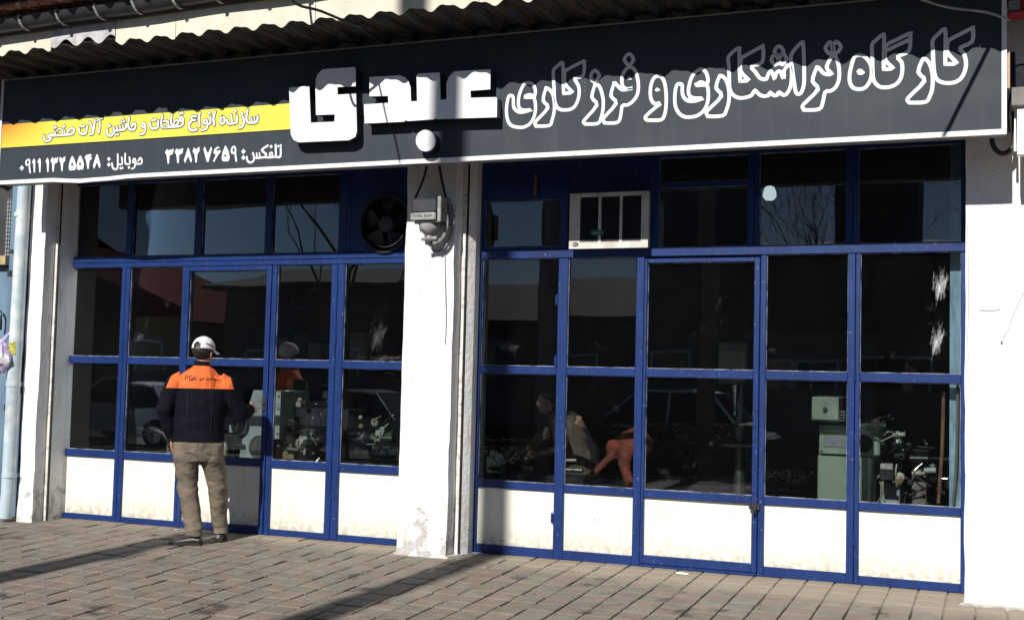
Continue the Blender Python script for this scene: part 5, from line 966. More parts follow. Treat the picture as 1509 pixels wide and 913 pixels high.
# cap
CAPM,nt,b_=newmat('white cotton cap'); b_.inputs['Roughness'].default_value=.8
nt.links.new(mixc(nt,noise_fac(nt,30,.66,.68,detail=1),(.72,.72,.74),(.55,.60,.68)),b_.inputs['Base Color']); bump(nt,b_,noise_fac(nt,22,.2,.8),.6,.01)
cap=bpy.data.meshes.new('cap'); b=MB(); cc=HEADC+HM@Vector((0,-.004,.045)); b.ell(cc,(.0925,.110,.100),32,22,HM); cap.from_pydata([Vector(v) for v in b.v],[],b.f)
bm=bmesh.new(); bm.from_mesh(cap)
bmesh.ops.bisect_plane(bm,geom=bm.verts[:]+bm.edges[:]+bm.faces[:],plane_co=HEADC+Vector((0,0,.030)),plane_no=HM@Vector((0,-.12,-1)),clear_outer=True)
# rear opening
oc=HEADC+HM@Vector((0,-.11,.060))
kill=[f for f in bm.faces if ((HM.inverted()@(f.calc_center_median()-HEADC)).y<-.05 and abs((HM.inverted()@(f.calc_center_median()-HEADC)).x)<.042*math.sqrt(max(0,1-(((f.calc_center_median()-HEADC).z-.052)/.045)**2)) and (f.calc_center_median()-HEADC).z>.050)]
bmesh.ops.delete(bm,geom=kill,context='FACES')
for v in bm.verts: v.co+=(v.co-cc).normalized()*(.0025*noise.noise(v.co*25)+.0015*noise.noise(v.co*70))
bm.to_mesh(cap); bm.free(); co=mesh_child(cap,'cap',CAPM,man); sd=co.modifiers.new('s','SOLIDIFY'); sd.thickness=.003
b=MB(); rings=[]
top=[];bot=[]
for k in range(15):
    a=R(-62+124*k/14); inn=HM@Vector((.090*math.sin(a),.104*math.cos(a),.028)); ou=HM@Vector((.086*math.sin(a)*1.02,.104+.058*math.cos(a)**.6 if abs(a)<R(61) else .104*math.cos(a)+.02,.028-.012-.028*abs(math.sin(a))**2)); top+=[HEADC+inn,HEADC+ou]
fs=[(2*k,2*k+1,2*k+3,2*k+2) for k in range(14)]; b.add(top,fs); b.add([v-Vector((0,0,.004)) for v in top],[tuple(reversed(f)) for f in fs]); b.build('brim',CAPM,co,smooth=True,base=(0,0,0))
b=MB(); pts=[HEADC+HM@Vector((.0935*math.cos(a),.004-.002+.111*math.sin(a),.085-.01*k)) for k,a in enumerate([R(-45),R(-30),R(-15),R(0),R(15)])]; b.tube(pts,[.002,.005,.006,.005,.002],6); b.build('cap_stripe',mat('dark red stripe',(.25,.02,.03),.6),co,base=(0,0,0))
# jacket
def wr_(c):
    return .011*noise.noise(Vector((c.x*6+c.z*5,c.y*6,c.z*8-c.x*4)))+.004*noise.noise(Vector((c.x*16+c.z*9,c.y*16,c.z*18+3)))
b=MB()
b.loft([ering((0,.0,.885),.205,.140),ering((0,.0,.91),.212,.147),ering((0,0,.955),.205,.142),ering((0,0,1.08),.217,.146),ering((0,-.002,1.22),.226,.146),ering((0,-.006,1.32),.220,.134),ering((0,-.010,1.41),.192,.114),ering((0,-.012,1.47),.125,.090),ering((.0,-.010,1.505),.078,.074)])
b.tube([Ls+Vector((.05,0,.03)),Ls+Vector((-.012,0,0)),(Ls+Le)/2+Vector((-.01,0,0)),Le,(Le+Lw)/2,Lw],[.078,.089,.082,.077,.067,.050],16)
b.tube([Rs+Vector((-.05,0,.03)),Rs+Vector((.012,0,0)),(Rs+Re)/2+Vector((.01,0,0)),Re,(Re+Rw)/2,Rw],[.078,.089,.082,.078,.068,.050],16)
b.tube([(0,-.012,1.47),(.003,-.010,1.52),(.006,-.006,1.553)],[(.078,.078),(.070,.068),(.067,.066)],18)
jm=remeshed(b,'jacket',.008,6,wr_)
bm=bmesh.new(); bm.from_mesh(jm)
def split_yoke(c):
    inside = c.z>1.335 and c.z<1.478 and abs(c.x)<.262
    return inside
geom=lambda: bm.verts[:]+bm.edges[:]+bm.faces[:]
bmesh.ops.bisect_plane(bm,geom=geom(),plane_co=(0,0,1.322),plane_no=(0,0,1)); bmesh.ops.bisect_plane(bm,geom=geom(),plane_co=(0,0,1.515),plane_no=(0,0,1))
bmesh.ops.bisect_plane(bm,geom=geom(),plane_co=(.275,0,1.34),plane_no=(1,0,.35)); bmesh.ops.bisect_plane(bm,geom=geom(),plane_co=(-.275,0,1.34),plane_no=(-1,0,.35))
def isy(f):
    c=f.calc_center_median(); return 1.322<c.z<1.515 and (c.x-.275)+.35*(c.z-1.34)<0 and (-c.x-.275)+.35*(c.z-1.34)<0
jm2=bm.copy()
bmesh.ops.delete(bm,geom=[f for f in bm.faces if isy(f)],context='FACES'); bm.to_mesh(jm); bm.free()
bm=jm2; bmesh.ops.delete(bm,geom=[f for f in bm.faces if not isy(f)],context='FACES')
for v in bm.verts: v.co+=v.normal*.001
ym=bpy.data.meshes.new('yoke'); bm.to_mesh(ym); bm.free()
jo=mesh_child(jm,'jacket',JACK,man); yo=mesh_child(ym,'orange_yoke',ORNG,jo)
b=MB(); b.loft([ering((0,0,.872),.213,.150,24),ering((0,0,.90),.216,.152,24),ering((0,0,.935),.213,.149,24)]); b.build('hem_band',JACK,jo,smooth=True,base=(0,0,0))
for (p,q,r3) in ((Lw,Le,.052),(Rw,Re,.052)):
    d=(q-p).normalized(); b=MB(); b.tube([p+d*.0,p+d*.045],[r3,r3+.003],16); b.build('cuff',JACK,jo,smooth=True,base=(0,0,0))
# lettering on the back
INK=mat('black lettering',(.015,.012,.012),.7)
def backy(x,z):
    w=.5*0
    best=None
    for v in ym.vertices:
        if v.co.y<0:
            d2=(v.co.x-x)**2+(v.co.z-z)**2
            if best is None or d2<best[0]: best=(d2,v.co.y)
    return best[1]
strokes=[[(.115,.0),(.13,-.006),(.128,-.016)],[(.088,.0),(.10,-.004),(.102,.006)],[(.075,.012),(.073,-.002),(.088,-.003)],[(.055,.016),(.057,0)],[(.03,0),(.04,0),(.043,.01),(.035,.009)],[(.024,.018),(.025,0),(.03,0)],[(.012,0),(.024,0)],[(.008,.006),(.012,.0)],[(-.008,.016),(-.008,.0)],[(-.022,.0),(-.012,.0),(-.014,.008)],[(-.034,.008),(-.036,-.006),(-.028,-.006),(-.024,.004)],[(.12,.012),(.121,.013)],[(.04,.02),(.041,.02)],[(.0,.02),(.001,.02)]]
b=MB()
for st in ([(-.128,0),(-.128,.036),(-.110,.036),(-.104,.027),(-.110,.018),(-.128,.018)],[(-.068,.030),(-.078,.037),(-.090,.034),(-.095,.018),(-.090,.003),(-.078,-.001),(-.068,.006),(-.068,.017),(-.078,.017)],[(-.062,0),(-.048,.036),(-.034,0)],[(-.057,.013),(-.039,.013)]):
    b.tube([Vector((x,backy(x,1.392+z)-.0035,1.392+z)) for x,z in st],.0033,6)
for st in strokes:
    P3=[Vector((x*1.05+.035,backy(x*1.05+.035,1.40+z)-.003,1.40+z*1.2)) for x,z in st]; b.tube(P3,.0022,6)
b.build('back_lettering',INK,yo,base=(0,0,0))
# seams and pleats on the jacket back
b=MB()
def seam_(p,r=.0022): b.tube([Vector((x,backj(x,z)-.0005,z)) for x,z in p],r,5)
def backj(x,z):
    best=None
    for v in jm.vertices:
        if v.co.y<0:
            d2=(v.co.x-x)**2+(v.co.z-z)**2
            if best is None or d2<best[0]: best=(d2,v.co.y)
    return best[1]
seam_([(-.262,1.318),(-.13,1.318),(0,1.318),(.13,1.318),(.262,1.318)],.003); seam_([(-.10,1.31),(-.095,1.15),(-.09,.94)]); seam_([(.10,1.31),(.105,1.15),(.10,.94)]); seam_([(-.19,.935),(0,.935),(.19,.935)])
b.build('seam',mat('jacket seam',(.010,.011,.016),.8),jo,base=(0,0,0))
# trousers
def wt(c):
    k=1.35 if (c.z<.20 or .38<c.z<.54) else .75
    q=c.z*15+c.x*9
    return k*(.012*noise.noise(Vector((c.x*5,c.y*6,q)))+.0022*noise.noise(Vector((c.x*12+c.z*7,c.y*12,c.z*22-c.x*10))))
b=MB()
b.loft([ering((0,-.005,.70),.165,.115),ering((0,-.008,.78),.200,.138),ering((0,-.005,.86),.203,.138),ering((0,0,.925),.195,.130)])
b.tube([Lh+Vector((.005,-.01,0)),Lh+Vector((.0,0,-.13)),(Lh+Lk)/2+Vector((0,0,-.03)),Lk,(Lk+La)/2,La+Vector((0,.0,.03)),La+Vector((0,0,-.02))],[.112,.110,.098,.088,.078,.072,.074],18)
b.tube([Rh+Vector((-.005,-.01,0)),Rh+Vector((.0,0,-.13)),(Rh+Rk)/2+Vector((0,0,-.03)),Rk,(Rk+Ra)/2,Ra+Vector((0,.0,.03)),Ra+Vector((0,0,-.03))],[.112,.108,.094,.088,.076,.064,.066],18)
tm=remeshed(b,'trousers',.0078,5,wt); tr_=mesh_child(tm,'trousers',TROU,man)
b=MB(); b.tube([(-.12,-.137,.79),(-.06,-.143,.786)],.002,6); b.tube([(.06,-.143,.786),(.13,-.134,.79)],.002,6); b.tube([(0,-.141,.90),(0,-.142,.80),(0,-.13,.72)],.0018,6); b.build('seam',mat('dark trouser seam',(.07,.052,.036),.9),tr_,base=(0,0,0))
for (A_,dx,dy) in ((La,-1,.32),(Ra,.05,1)):
    d=Vector((dx,dy,0)).normalized(); sd_=Vector((-d.y,d.x,0)); g0=A_.z-.098 if A_ is Ra else A_.z-.092
    base=Vector((A_.x,A_.y,g0)); b=MB(); rings=[]
    for t,w,h in ((-.068,.022,.045),(-.055,.036,.065),(0,.040,.075),(.06,.043,.062),(.12,.048,.045),(.17,.046,.036),(.20,.034,.028),(.215,.016,.020)):
        c=base+d*t; rings.append([c+sd_*(w*math.cos(a))+Vector((0,0,max(0.0,h*(.5+.5*math.sin(a))))) for a in [k*math.pi/8 for k in range(16)]])
    b.loft(rings); so_=b.build('shoe',SHOE,man,smooth=True,base=(0,0,0))
    b=MB(); rings=[]
    for t,w in ((-.074,.020),(-.06,.038),(0,.043),(.06,.045),(.12,.051),(.17,.050),(.205,.036),(.222,.014)):
        c=base+d*t; rings.append([c+sd_*w+Vector((0,0,-.004)),c-sd_*w+Vector((0,0,-.004)),c-sd_*w+Vector((0,0,.018)),c+sd_*w+Vector((0,0,.018))])
    b.loft(rings); b.build('sole',BLACK,so_,base=(0,0,0))
man.rotation_euler=(0,0,R(34)); man.location=(-6.40,-.67,-.023)
MW=Matrix.Translation(man.location)@Matrix.Rotation(R(34),4,'Z')
kp=MW@(Rw+hd_*.15)
keys=thing('key','bright metal key and tag held in the man\'s right hand at the door lock','key',kp)
b=MB(); b.tube([kp-Vector((.03,.03,0)),kp+Vector((.045,.05,-.002))],.004,6); b.build('blade',CHROME,keys)
b=MB(); b.box(kp.x-.055,kp.x-.015,kp.y-.030,kp.y-.026,kp.z-.002,kp.z+.022); b.build('tag',CHROME,keys)

# ================================================================ MACHINES INSIDE
def M_(name,label,cat,loc): return thing(name,label,cat,loc)
# green machine at the right
g1=M_('milling_machine','green machine cabinet with square top box and chrome levers behind the right shopfront','machine',(-1.15,.85,0))
bx('column',MGREEN,g1,-1.385,-.955,.62,1.20,.0,.905,bev=.012); bx('column_head',MGREEN,g1,-1.372,-.905,.60,1.20,.909,1.145,bev=.012)
bx('front_plate',MGREEN,g1,-1.365,-.965,.592,.599,.915,1.135); bx('label_plate',mat('dull aluminium plate',(.30,.31,.30),.4,.5,c2=(.2,.2,.2)),g1,-1.335,-1.14,.586,.5915,.965,1.06,bev=.003)
b=MB(); b.lathe([(.062,.57),(.062,.591)],(-1.03,0,1.005),'y',24); b.build('dial_hole',SLOT,g1); b=MB(); b.lathe([(.068,.585),(.072,.5915)],(-1.03,0,1.005),'y',24); b.build('dial_rim',DSTEEL,g1)
tb=bx('top_box',MGREEN,g1,-1.425,-1.215,.55,.85,1.165,1.362,bev=.008); bx('lid_bar',DSTEEL,g1,-1.38,-1.08,.60,.64,1.363,1.372)
b=MB(); b.lathe([(.016,.53),(.020,.549)],(-1.32,0,1.262),'y',14); b.build('knob',DSTEEL,tb)
bx('stack',DSTEEL,g1,-1.213,-1.17,.57,.8,1.16,1.26,bev=.004)
for k in range(4): bx('fin',STEEL,g1,-1.212,-1.165,.562,.5695,1.17+.024*k,1.182+.024*k)
for (x,z) in ((-1.35,1.12),(-.985,1.12),(-1.35,.93),(-.985,.93)): b=MB(); b.lathe([(.009,.586),(.009,.5925)],(x,0,z),'y',8); b.build('bolt',DSTEEL,g1)
for (p,q) in (((-1.10,.62,1.17),(-.83,.55,1.23)),((-1.12,.66,1.16),(-.88,.60,1.175)),((-1.07,.60,1.16),(-.82,.75,1.20))):
    b=MB(); b.tube([p,q],.006,8); lv=b.build('lever',CHROME,g1); b=MB(); b.ell(q,(.014,.014,.014),10,8); b.build('lever_ball',BLACK,lv)
# second machine, at the far right
g2=M_('lathe','grey lathe saddle with chrome handwheels and black ball levers at the far right window','machine',(-.7,1.0,0))
bx('bed',MGREY,g2,-.92,-.77,.80,1.3,.0,.70,bev=.01); bx('saddle',STEEL,g2,-.70,-.56,.88,1.2,.86,.95,bev=.008)
for k in range(4): bx('slide_groove',DSTEEL,g2,-.70,-.56,.872,.879,.872+.02*k,.880+.02*k)
bx('apron',mat('red brown apron',(.17,.10,.08),.5,c2=(.26,.27,.25),scale=9),g2,-.685,-.575,.89,1.2,.50,.857,bev=.01)
bx('nameplate',mat('dull red plate',(.25,.06,.05),.5),g2,-.67,-.60,.882,.889,.80,.84)
for (x,z,rr,l) in ((-.52,.895,.018,.10),(-.50,.735,.02,.08)):
    b=MB(); b.tube([(x-.05,.95,z),(x+l,.95,z)],rr,12); b.build('spindle',CHROME,g2,smooth=True)
    b=MB(); b.lathe([(.035,0),(.058,.006),(.060,.018),(.04,.03)],(x+l,.95,z),'x',24); b.build('handwheel',CHROME,g2,smooth=True)
b=MB(); b.lathe([(.035,.86),(.03,.888)],(-.63,0,.765),'y',20); b.build('dial',CHROME,g2)
for p,q in (((-.86,.85,.70),(-.72,.80,.735)),((-.70,.84,.60),(-.60,.80,.655)),((-.68,.84,.50),(-.56,.80,.545)),((-.74,.82,.53),(-.72,.78,.62)),((-.50,.9,.66),(-.44,.86,.63))):
    b=MB(); b.tube([p,q],.007,8); lv=b.build('lever',STEEL,g2); b=MB(); b.ell(q,(.015,.015,.015),10,8); b.build('lever_ball',BLACK,lv)
b=MB(); b.lathe([(.03,.96),(.045,1.0),(.03,1.03),(.05,1.06),(.03,1.10)],(-.80,.95,0),'z',16); b.tube([(-.78,.93,1.02),(-.745,.9,.93),(-.76,.9,.88)],[.02,.028,.018],10); b.build('tool_post',STEEL,g2,smooth=True)
for k in range(3):
    b=MB(); b.tube(catmull([(-.84,.9,.95),(-.80+.02*k,.86,.85),(-.86+.03*k,.88,.74)],False,4),.008,6); b.build('hose',BLACK,g2)
b=MB(); b.tube([(-.415,.14,1.425),(-.425,.15,1.0),(-.45,.17,.61)],.013,10); tag(b.build('steel_pipe',RUST),'straight brown steel pipe leaning inside the right hand window','pipe')
b=MB(); b.tube(catmull([(-.318,.10,1.48),(-.318,.10,1.2),(-.325,.10,.9),(-.345,.12,.61)],False,5),.010,10); tag(b.build('steel_pipe',mat('grey brown pipe',(.20,.17,.13),.5)),'slightly bowed grey pipe standing at the very right of the window','pipe')
# tall pale green machine behind the man
g3=M_('shaping_machine','tall pale green machine housing behind the door the man is unlocking','machine',(-6.75,1.0,0))
b=MB(); b.prism([(-7.0,.0),(-6.70,.0),(-6.66,.60),(-6.66,1.275),(-6.86,1.275),(-6.90,1.15),(-6.96,.83),(-7.0,.62)],.80,1.35); b.build('housing',MGREY,g3)
b=MB(); b.prism([(-6.655,.80),(-6.535,.81),(-6.53,1.268),(-6.655,1.268)],.78,1.3); b.build('side_plate',MGREY,g3)
for z in (1.22,1.10,.86): b=MB(); b.lathe([(.008,.77),(.008,.779)],(-6.55,0,z),'y',8); b.build('bolt',DSTEEL,g3)
for z in (1.15,1.0,.84): b=MB(); b.lathe([(.009,.79),(.009,.799)],(-6.74,0,z),'y',8); b.build('bolt',DSTEEL,g3)
b=MB(); b.lathe([(.02,.70),(.10,.71),(.115,.73),(.10,.75),(.02,.76)],(-6.73,0,.72),'y',28); b.build('handwheel',STEEL,g3,smooth=True)
for k in range(4):
    b=MB(); b.tube([(-7.02+.09*math.cos(t)+.01*k,.82-.02*k,.95+.12*math.sin(t)) for t in [i*math.pi/9 for i in range(19)]],.008,6); b.build('hose',STEEL,g3)
b=MB(); b.tube(catmull([(-7.05,.80,.88),(-7.03,.78,.75),(-7.06,.78,.62),(-7.0,.78,.56)],False,4),.008,6); b.build('hose',STEEL,g3)
# horizontal milling machine beside it
g4=M_('milling_machine','oily milling machine with brown stained vice and dark ram in the left shop','machine',(-6.4,1.1,0))
OIL=mat('brown oil stained casting',(.22,.13,.05),.4,c2=(.30,.30,.24),scale=10)
PALE=mat('pale cream casting',(.42,.42,.34),.5,c2=(.25,.22,.15),scale=12)
bx('ram',DSTEEL,g4,-6.50,-5.90,1.0,1.3,.935,1.11,bev=.01)
bx('head',PALE,g4,-6.66,-6.50,.95,1.1,.845,.905,bev=.006); bx('vice',OIL,g4,-6.60,-6.46,.95,1.15,.60,.842,bev=.008)
bx('bracket',PALE,g4,-6.40,-6.31,.92,1.1,.62,.90,bev=.01); b=MB(); b.lathe([(.03,.88),(.055,.90),(.055,.94)],(-6.37,0,.765),'y',18); b.build('boss',PALE,g4,smooth=True)
bx('column',PALE,g4,-6.625,-6.575,1.0,1.1,1.10,1.28,bev=.006); bx('column',PALE,g4,-6.50,-6.44,1.0,1.1,1.115,1.17,bev=.006)
bx('bracket',mat('rusty cream casting',(.25,.20,.14),.6,c2=(.38,.36,.30),scale=14),g4,-6.66,-6.56,.95,1.05,.98,1.12,bev=.01)
b=MB(); b.tube([(-6.72,.95,.975),(-6.62,.95,.975)],.014,10); b.ell((-6.72,.95,.975),(.022,.022,.022)); b.tube([(-6.62,.95,.975),(-6.50,.95,.985)],[.035,.028],14); b.build('spindle',STEEL,g4,smooth=True)
b=MB(); b.lathe([(.03,-6.74),(.05,-6.72),(.05,-6.69),(.085,-6.685),(.085,-6.665),(.06,-6.66),(.1,-6.65),(.1,-6.62),(.05,-6.61)],(0,.93,.745),'x',26); b.build('chuck',DSTEEL,g4,smooth=True)
b=MB(); b.lathe([(.028,.86),(.04,.90),(.03,.93)],(-6.29,0,.78),'y',16); b.tube([(-6.28,.87,.77),(-6.28,.88,.66)],.010,8); b.tube([(-6.40,.88,.915),(-6.25,.88,.918)],.009,8); b.build('crank',CHROME,g4,smooth=True)
bx('table',DSTEEL,g4,-6.7,-5.7,1.0,1.5,.52,.60,bev=.01)
# far lathe at the right of the left shop
g5=M_('lathe','dark green lathe tailstock with handle behind the last left window','machine',(-5.9,1.4,0))
bx('bed',MATS['oily dark cast iron'],g5,-6.1,-5.1,1.3,1.7,.0,.76,bev=.01); bx('carriage',STEEL,g5,-6.02,-5.86,1.18,1.35,.86,.885,bev=.004)
b=MB(); b.tube([(-5.96,1.2,.82),(-5.83,1.2,.82)],[.02,.035],12); b.lathe([(.03,-5.84),(.065,-5.83),(.065,-5.81),(.03,-5.80)],(0,1.2,.83),'x',22); b.tube([(-5.8,1.2,.77),(-5.71,1.2,.775)],.008,8); b.build('handwheel',STEEL,g5,smooth=True)
b=MB(); b.tube([(-5.80,1.3,.83),(-5.55,1.3,.85)],[.05,.06],14); b.build('tailstock',mat('dark green enamel',(.035,.06,.03),.4),g5,smooth=True)
b=MB(); b.tube([(-5.66,1.1,.72),(-5.655,1.1,.64),(-5.58,1.1,.635)],.008,8); b.build('crank',CHROME,g5)
b=MB(); b.tube([(-6.03,1.1,.55),(-6.03,1.1,.74)],.022,10); b.build('coil',STEEL,g5)
# left machine
g6=M_('lathe','greasy lathe with a ring of chips and a swivel arm behind the far left window','machine',(-7.7,.9,0))
bx('bed',DSTEEL,g6,-8.1,-7.15,.75,1.2,.0,.50,bev=.01)
b=MB(); b.lathe([(.20,.50),(.22,.53),(.22,.56),(.17,.575)],(-7.72,.90,0),'z',30); b.build('face_plate',STEEL,g6,smooth=True); b=MB(); b.lathe([(.19,.40),(.20,.44),(.2,.485),(.17,.495)],(-7.74,.90,0),'z',30); b.build('lower_ring',OIL,g6,smooth=True)
rnd=random.Random(9)
for k in range(9):
    x=-7.9+.08*k; b=MB(); b.lathe([(.03,.58),(.025,.62+rnd.random()*.06),(.035,.66+rnd.random()*.06),(.01,.74)],(x,.86+rnd.random()*.1,0),'z',10); b.build('fitting',STEEL if k%2 else PALE,g6,smooth=True)
b=MB()
for k in range(60):
    a=rnd.uniform(-1.2,1.2); p=Vector((-7.62+rnd.gauss(0,.05),.88,.66)); b.tube([p,p+Vector((math.sin(a)*.10,rnd.uniform(-.05,.05),.10*math.cos(a)+.02)),p+Vector((math.sin(a)*.24,rnd.uniform(-.08,.08),.17*math.cos(a)))],.0018,4,caps=False)
b.build('swarf',mat('brown steel swarf',(.12,.09,.05),.5,.5),g6)
b=MB(); b.tube(catmull([(-8.28,.8,.86),(-8.2,.8,.84),(-8.13,.8,.83)],False,3),.014,8); b.tube([(-8.10,.8,.93),(-8.12,.8,.86),(-8.16,.8,.78)],.012,8); b.tube([(-8.12,.82,.86),(-7.95,.84,.80),(-7.85,.86,.66)],[.02,.045,.035],10); b.build('swivel_arm',DSTEEL,g6,smooth=True)
bx('block',PALE,g6,-7.45,-7.30,.80,.9,.62,.68,bev=.006)
# lathe with seated worker, left part of the right shop
g7=M_('lathe','small bench lathe with grey cover that the worker inside bends over','machine',(-4.1,.9,0))
bx('bench',DSTEEL,g7,-4.6,-3.4,.75,1.2,.0,.60,bev=.01)
b=MB(); b.prism([(-4.33,.60),(-4.22,.60),(-4.22,.73),(-4.24,.765),(-4.29,.765),(-4.33,.72)],.78,.95); b.build('cover',mat('pale grey casting',(.45,.46,.45),.4,c2=(.3,.3,.3)),g7)
b=MB(); b.lathe([(.05,-4.14),(.10,-4.13),(.10,-4.10),(.075,-4.095),(.085,-4.06),(.085,-4.02),(.05,-4.01),(.05,-3.96)],(0,.92,.72),'x',26); b.build('chuck',DSTEEL,g7,smooth=True)
b=MB(); b.ell((-4.0,.86,.67),(.018,.018,.018),10,8); b.build('knob',CHROME,g7)
# worker
SHIRT=mat('beige brown shirt cloth',(.15,.105,.068),.85,c2=(.09,.065,.04),scale=9,bs=.5,bscale=14)
VEST=mat('dark work vest',(.02,.019,.022),.8)
wk=M_('person','seated worker in a beige shirt and dark vest leaning over the bench lathe inside','person',(-3.65,1.25,.0))
b=MB(); hc=Vector((-3.86,1.08,1.24)); HMw=Matrix.Rotation(R(100),3,'Z')
head_parts(b,hc,HMw); b.tube([(-3.74,1.16,1.12),(-3.80,1.12,1.18)],[.06,.055],12)
b.tube([(-3.62,1.35,.48),(-3.62,1.32,.80),(-3.72,1.22,1.06)],[.14,.14,.14],14)
b.tube([(-3.78,1.05,1.06),(-3.68,1.0,.84),(-3.86,.93,.78)],[.045,.036,.025],10); b.tube([(-3.74,1.34,1.06),(-4.02,1.30,.90),(-4.06,1.10,.80)],[.045,.036,.025],10)
hand(b,(-3.885,.92,.775),(-1,-.15,-.35),(0,-.6,.8),(-.3,-.9,.35),1.2); hand(b,(-4.065,1.08,.79),(-.2,-1,-.2),(.9,-.1,.1),(0,-.1,1),.9)
b.tube([(-3.60,1.25,.46),(-3.95,1.20,.50),(-3.95,1.22,.10)],[.085,.06,.045],12); b.tube([(-3.55,1.45,.46),(-3.88,1.5,.50),(-3.88,1.52,.10)],[.085,.06,.045],12)
mesh_child(remeshed(b,'body',.009,3),'body',SKIN,wk)
b=MB(); b.tube([(-3.78,1.05,1.08),(-3.68,.99,.84),(-3.83,.94,.785)],[.07,.066,.045],14); b.tube([(-3.74,1.36,1.08),(-4.02,1.31,.90),(-4.06,1.14,.81)],[.07,.062,.045],14); b.loft([ering((-3.60,1.35,.46),.17,.2),ering((-3.62,1.32,.80),.16,.19),ering((-3.70,1.24,1.02),.15,.19),ering((-3.76,1.2,1.13),.09,.12)])
b.ell((-3.75,1.36,1.07),(.095,.10,.10)); b.ell((-3.77,1.05,1.06),(.09,.09,.09)); mesh_child(remeshed(b,'shirt',.010,4,wr_),'shirt',SHIRT,wk)
b=MB(); b.loft([ering((-3.60,1.35,.50),.185,.19),ering((-3.62,1.32,.80),.175,.17),ering((-3.70,1.24,1.00),.165,.15),ering((-3.75,1.2,1.10),.10,.11)]); mesh_child(remeshed(b,'vest',.012,3),'vest',VEST,wk)
b=MB(); b.tube([(-3.58,1.27,.46),(-3.97,1.20,.51),(-3.95,1.22,.12)],[.10,.08,.07],14); b.tube([(-3.53,1.47,.46),(-3.90,1.5,.51),(-3.88,1.52,.12)],[.10,.08,.07],14); b.ell((-3.55,1.36,.47),(.17,.2,.11)); mesh_child(remeshed(b,'trousers',.012,3),'trousers',VEST,wk)
b=MB(); b.ell(hc+HMw@Vector((0,-.02,.05)),(.083,.10,.088),18,12,HMw); b.build('hair',HAIR,wk,smooth=True,base=(0,0,0))
for s_y in (1.22,1.52): b=MB(); b.ell((-3.98,s_y,.04),(.13,.045,.04)); b.build('shoe',SHOE,wk,smooth=True,base=(0,0,0))
for ch in wk.children: ch.matrix_parent_inverse=Matrix.Translation(-wk.location)
st=M_('stool','low dark stool under the seated worker','stool',(-3.52,1.38,0)); bx('seat',DSTEEL,st,-3.72,-3.34,1.2,1.56,.33,.365,bev=.01)
for sx in (-3.69,-3.37):
    for sy in (1.23,1.53): bx('leg',DSTEEL,st,sx-.015,sx+.015,sy-.015,sy+.015,0,.33)
# orange cloth heap
OC=mat('rust orange cloth',(.22,.04,.015),.8,c2=(.06,.014,.009),scale=7,bs=.5,bscale=12)
b=MB(); b.tube(catmull([(-3.33,.62,.60),(-3.25,.66,.68),(-3.14,.74,.80),(-3.02,.82,.93)],False,3),[.028]*3+[.035]*3+[.05]*3+[.09],12); b.tube(catmull([(-2.92,.60,.57),(-2.98,.66,.66),(-3.03,.74,.78),(-3.0,.84,.93)],False,3),[.05]*3+[.045]*3+[.06]*3+[.10],12); b.ell((-2.98,.88,.90),(.17,.14,.14))
b.ell((-3.12,.78,.86),(.09,.08,.09))
oc_=mesh_child(remeshed(b,'orange_cloth',.009,4,lambda c:.016*noise.noise(c*9)+.010*noise.noise(c*24)),'orange_cloth',OC,None); tag(oc_,'crumpled rust orange cloth spread over a bench inside the right shop','cloth')
bn=M_('workbench','dark bench under the orange cloth inside the right shop','bench',(-3.0,.9,0)); bx('top',DSTEEL,bn,-3.38,-2.2,.6,1.2,.50,.56,bev=.01)
for sx in (-3.35,-2.25):
    for sy in (.65,1.13): bx('leg',DSTEEL,bn,sx,sx+.05,sy,sy+.05,0,.5)
# hanging lamp and clutter
hl=M_('hanging_lamp','small lit white lamp hanging inside behind the upper right glass','lamp',(-1.72,1.0,2.9))
LAMPW,nt,b_=newmat('lit lamp glass'); b_.inputs['Emission Color'].default_value=(.85,1,1,1); b_.inputs['Emission Strength'].default_value=.7
b=MB(); b.lathe([(.02,3.14),(.04,3.13),(.055,3.09),(.058,3.05),(.035,3.02)],(-1.86,1.0,0),'z',20); b.build('shade',LAMPW,hl,smooth=True); b=MB(); b.tube([(-1.86,1.0,3.16),(-1.86,1.0,4.19)],.006,6); b.build('cord',BLACK,hl)
sh=M_('tool_cabinet','dark steel cabinet against the back wall of the workshop','cabinet',(-2.2,5.7,0)); bx('carcass',mat('dark grey steel cabinet',(.05,.055,.06),.5),sh,-3.0,-1.4,5.5,5.98,0,2.1)
for k in range(2): bx('door',MATS['dark grey steel cabinet'],sh,-2.98+.79*k,-2.21+.79*k,5.47,5.498,.05,2.05)

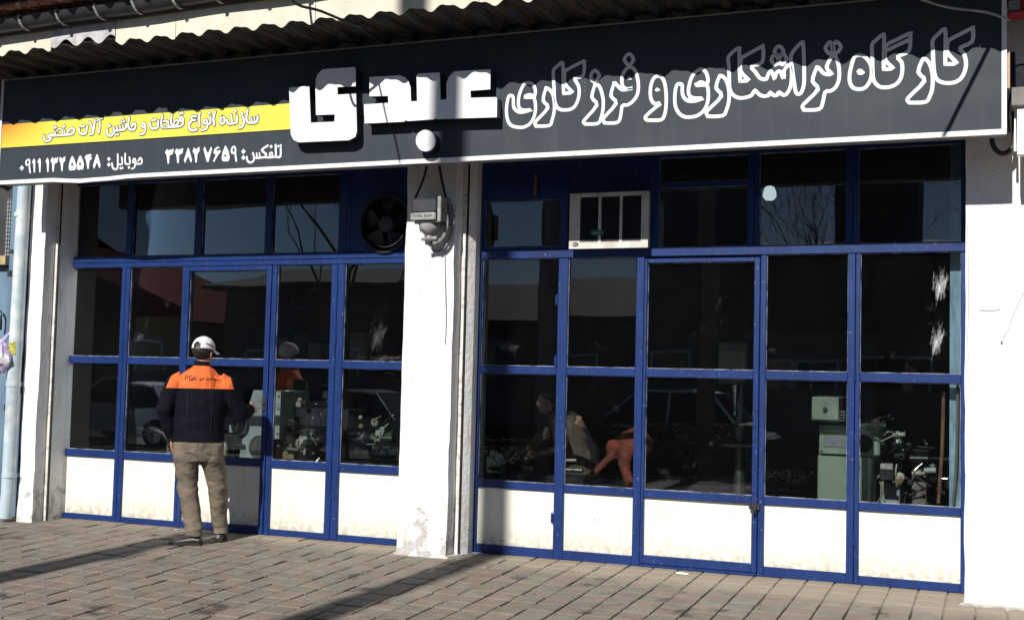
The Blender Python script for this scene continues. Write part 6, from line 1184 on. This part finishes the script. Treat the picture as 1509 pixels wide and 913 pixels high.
# clutter in the gloom of the workshop
rk=M_('shelf_rack','dark steel rack of parts behind the left shopfront','rack',(-7.2,3.2,0))
for z in (.4,1.0,1.6,2.2): bx('shelf',DSTEEL,rk,-8.2,-6.2,3.0,3.5,z,z+.03)
for x in (-8.2,-6.25):
    for y in (3.0,3.45): bx('upright',DSTEEL,rk,x,x+.05,y,y+.05,0,2.4)
rnd=random.Random(33)
for z in (.43,1.03,1.63):
    x=-8.1
    while x<-6.4:
        w=rnd.uniform(.08,.28); h=rnd.uniform(.08,.35); o=bx('stored_part',rnd.choice([DSTEEL,OIL,MGREY,STEEL,RUST]),rk,x,x+w,3.05,3.35,z+.001,z+h); x+=w+rnd.uniform(.02,.15)
for i,(x,y) in enumerate(((-5.3,2.6),(-2.4,2.4))):
    t=M_('drill_press',('tall dark drill press deep inside the left shop','tall dark drill press deep inside the right shop')[i],'machine',(x,y,0))
    bx('base',DSTEEL,t,x-.25,x+.25,y-.2,y+.3,0,.1); b=MB(); b.tube([(x,y+.15,.1),(x,y+.15,1.75)],.055,14); b.build('column',STEEL,t,smooth=True)
    bx('head',MGREEN,t,x-.14,x+.14,y-.25,y+.3,1.45,1.85,bev=.02); bx('table',DSTEEL,t,x-.22,x+.22,y-.25,y+.1,.85,.90,bev=.01)
    b=MB(); b.lathe([(.03,1.15),(.02,1.2),(.03,1.3),(.05,1.44)],(x,y-.1,0),'z',14); b.build('spindle',CHROME,t,smooth=True)
for i,(x,y,z,r) in enumerate(((-3.75,.55,.0,.10),(-2.1,.5,.0,.12),(-1.9,.8,0,.09))):
    b=MB(); b.lathe([(r*.8,z),(r,z+.26),(r*1.02,z+.27)],(x,y,0),'z',18); tag(b.build('bucket',(RUST,DSTEEL,MGREY)[i],smooth=True),('rusty bucket under the bench lathe','dark bucket behind the door panel','small grey bucket behind the right door')[i],'bucket')

def greeble(par,x0,x1,y,z0,z1,n,seed):
    rnd=random.Random(seed)
    for k in range(n):
        x,z,yy=rnd.uniform(x0,x1),rnd.uniform(z0,z1),y-rnd.uniform(0,.08); m=rnd.choice([STEEL,DSTEEL,PALE,OIL,MGREY,DSTEEL,STEEL,BLACK]); b=MB(); t=rnd.random()
        if t<.25: b.lathe([(r0*.6,yy-.03),(r0,yy-.02),(r0,yy)] if (r0:=rnd.uniform(.012,.04)) else [],(x,0,z),'y',14); nm='knob'
        elif t<.5:
            q=Vector((x+rnd.uniform(-.12,.12),yy-rnd.uniform(.02,.1),z+rnd.uniform(-.04,.12))); b.tube([(x,yy,z),q],.006,6); b.ell(q,(.012,.012,.012),8,6); nm='lever'
        elif t<.7: b.bbox(x-rnd.uniform(.02,.06),x+rnd.uniform(.02,.05),yy,y+.05,z,z+rnd.uniform(.03,.10),b=.004); nm='fitting'
        elif t<.88: b.tube([(x,yy,z),(x+rnd.uniform(.06,.16),yy,z+rnd.uniform(-.01,.01))],rnd.uniform(.01,.03),12); nm='shaft'
        else: b.tube(catmull([(x,yy,z),(x+rnd.uniform(-.08,.08),yy-.03,z-.08),(x+rnd.uniform(-.1,.1),yy,z-.18)],False,4),.006,6); nm='hose'
        b.build(nm,m,par,smooth=True)
greeble(g4,-6.62,-6.0,.93,.62,1.22,34,3); greeble(g5,-5.95,-4.9,1.25,.78,1.05,20,4); greeble(g2,-.92,-.48,.84,.62,1.12,22,5)
greeble(g6,-8.05,-7.25,.8,.56,.80,24,6); greeble(g3,-7.15,-7.0,.85,.65,1.05,8,8); greeble(g7,-4.55,-3.5,.8,.62,.80,16,9); greeble(g1,-.94,-.84,.62,.7,1.2,10,12)
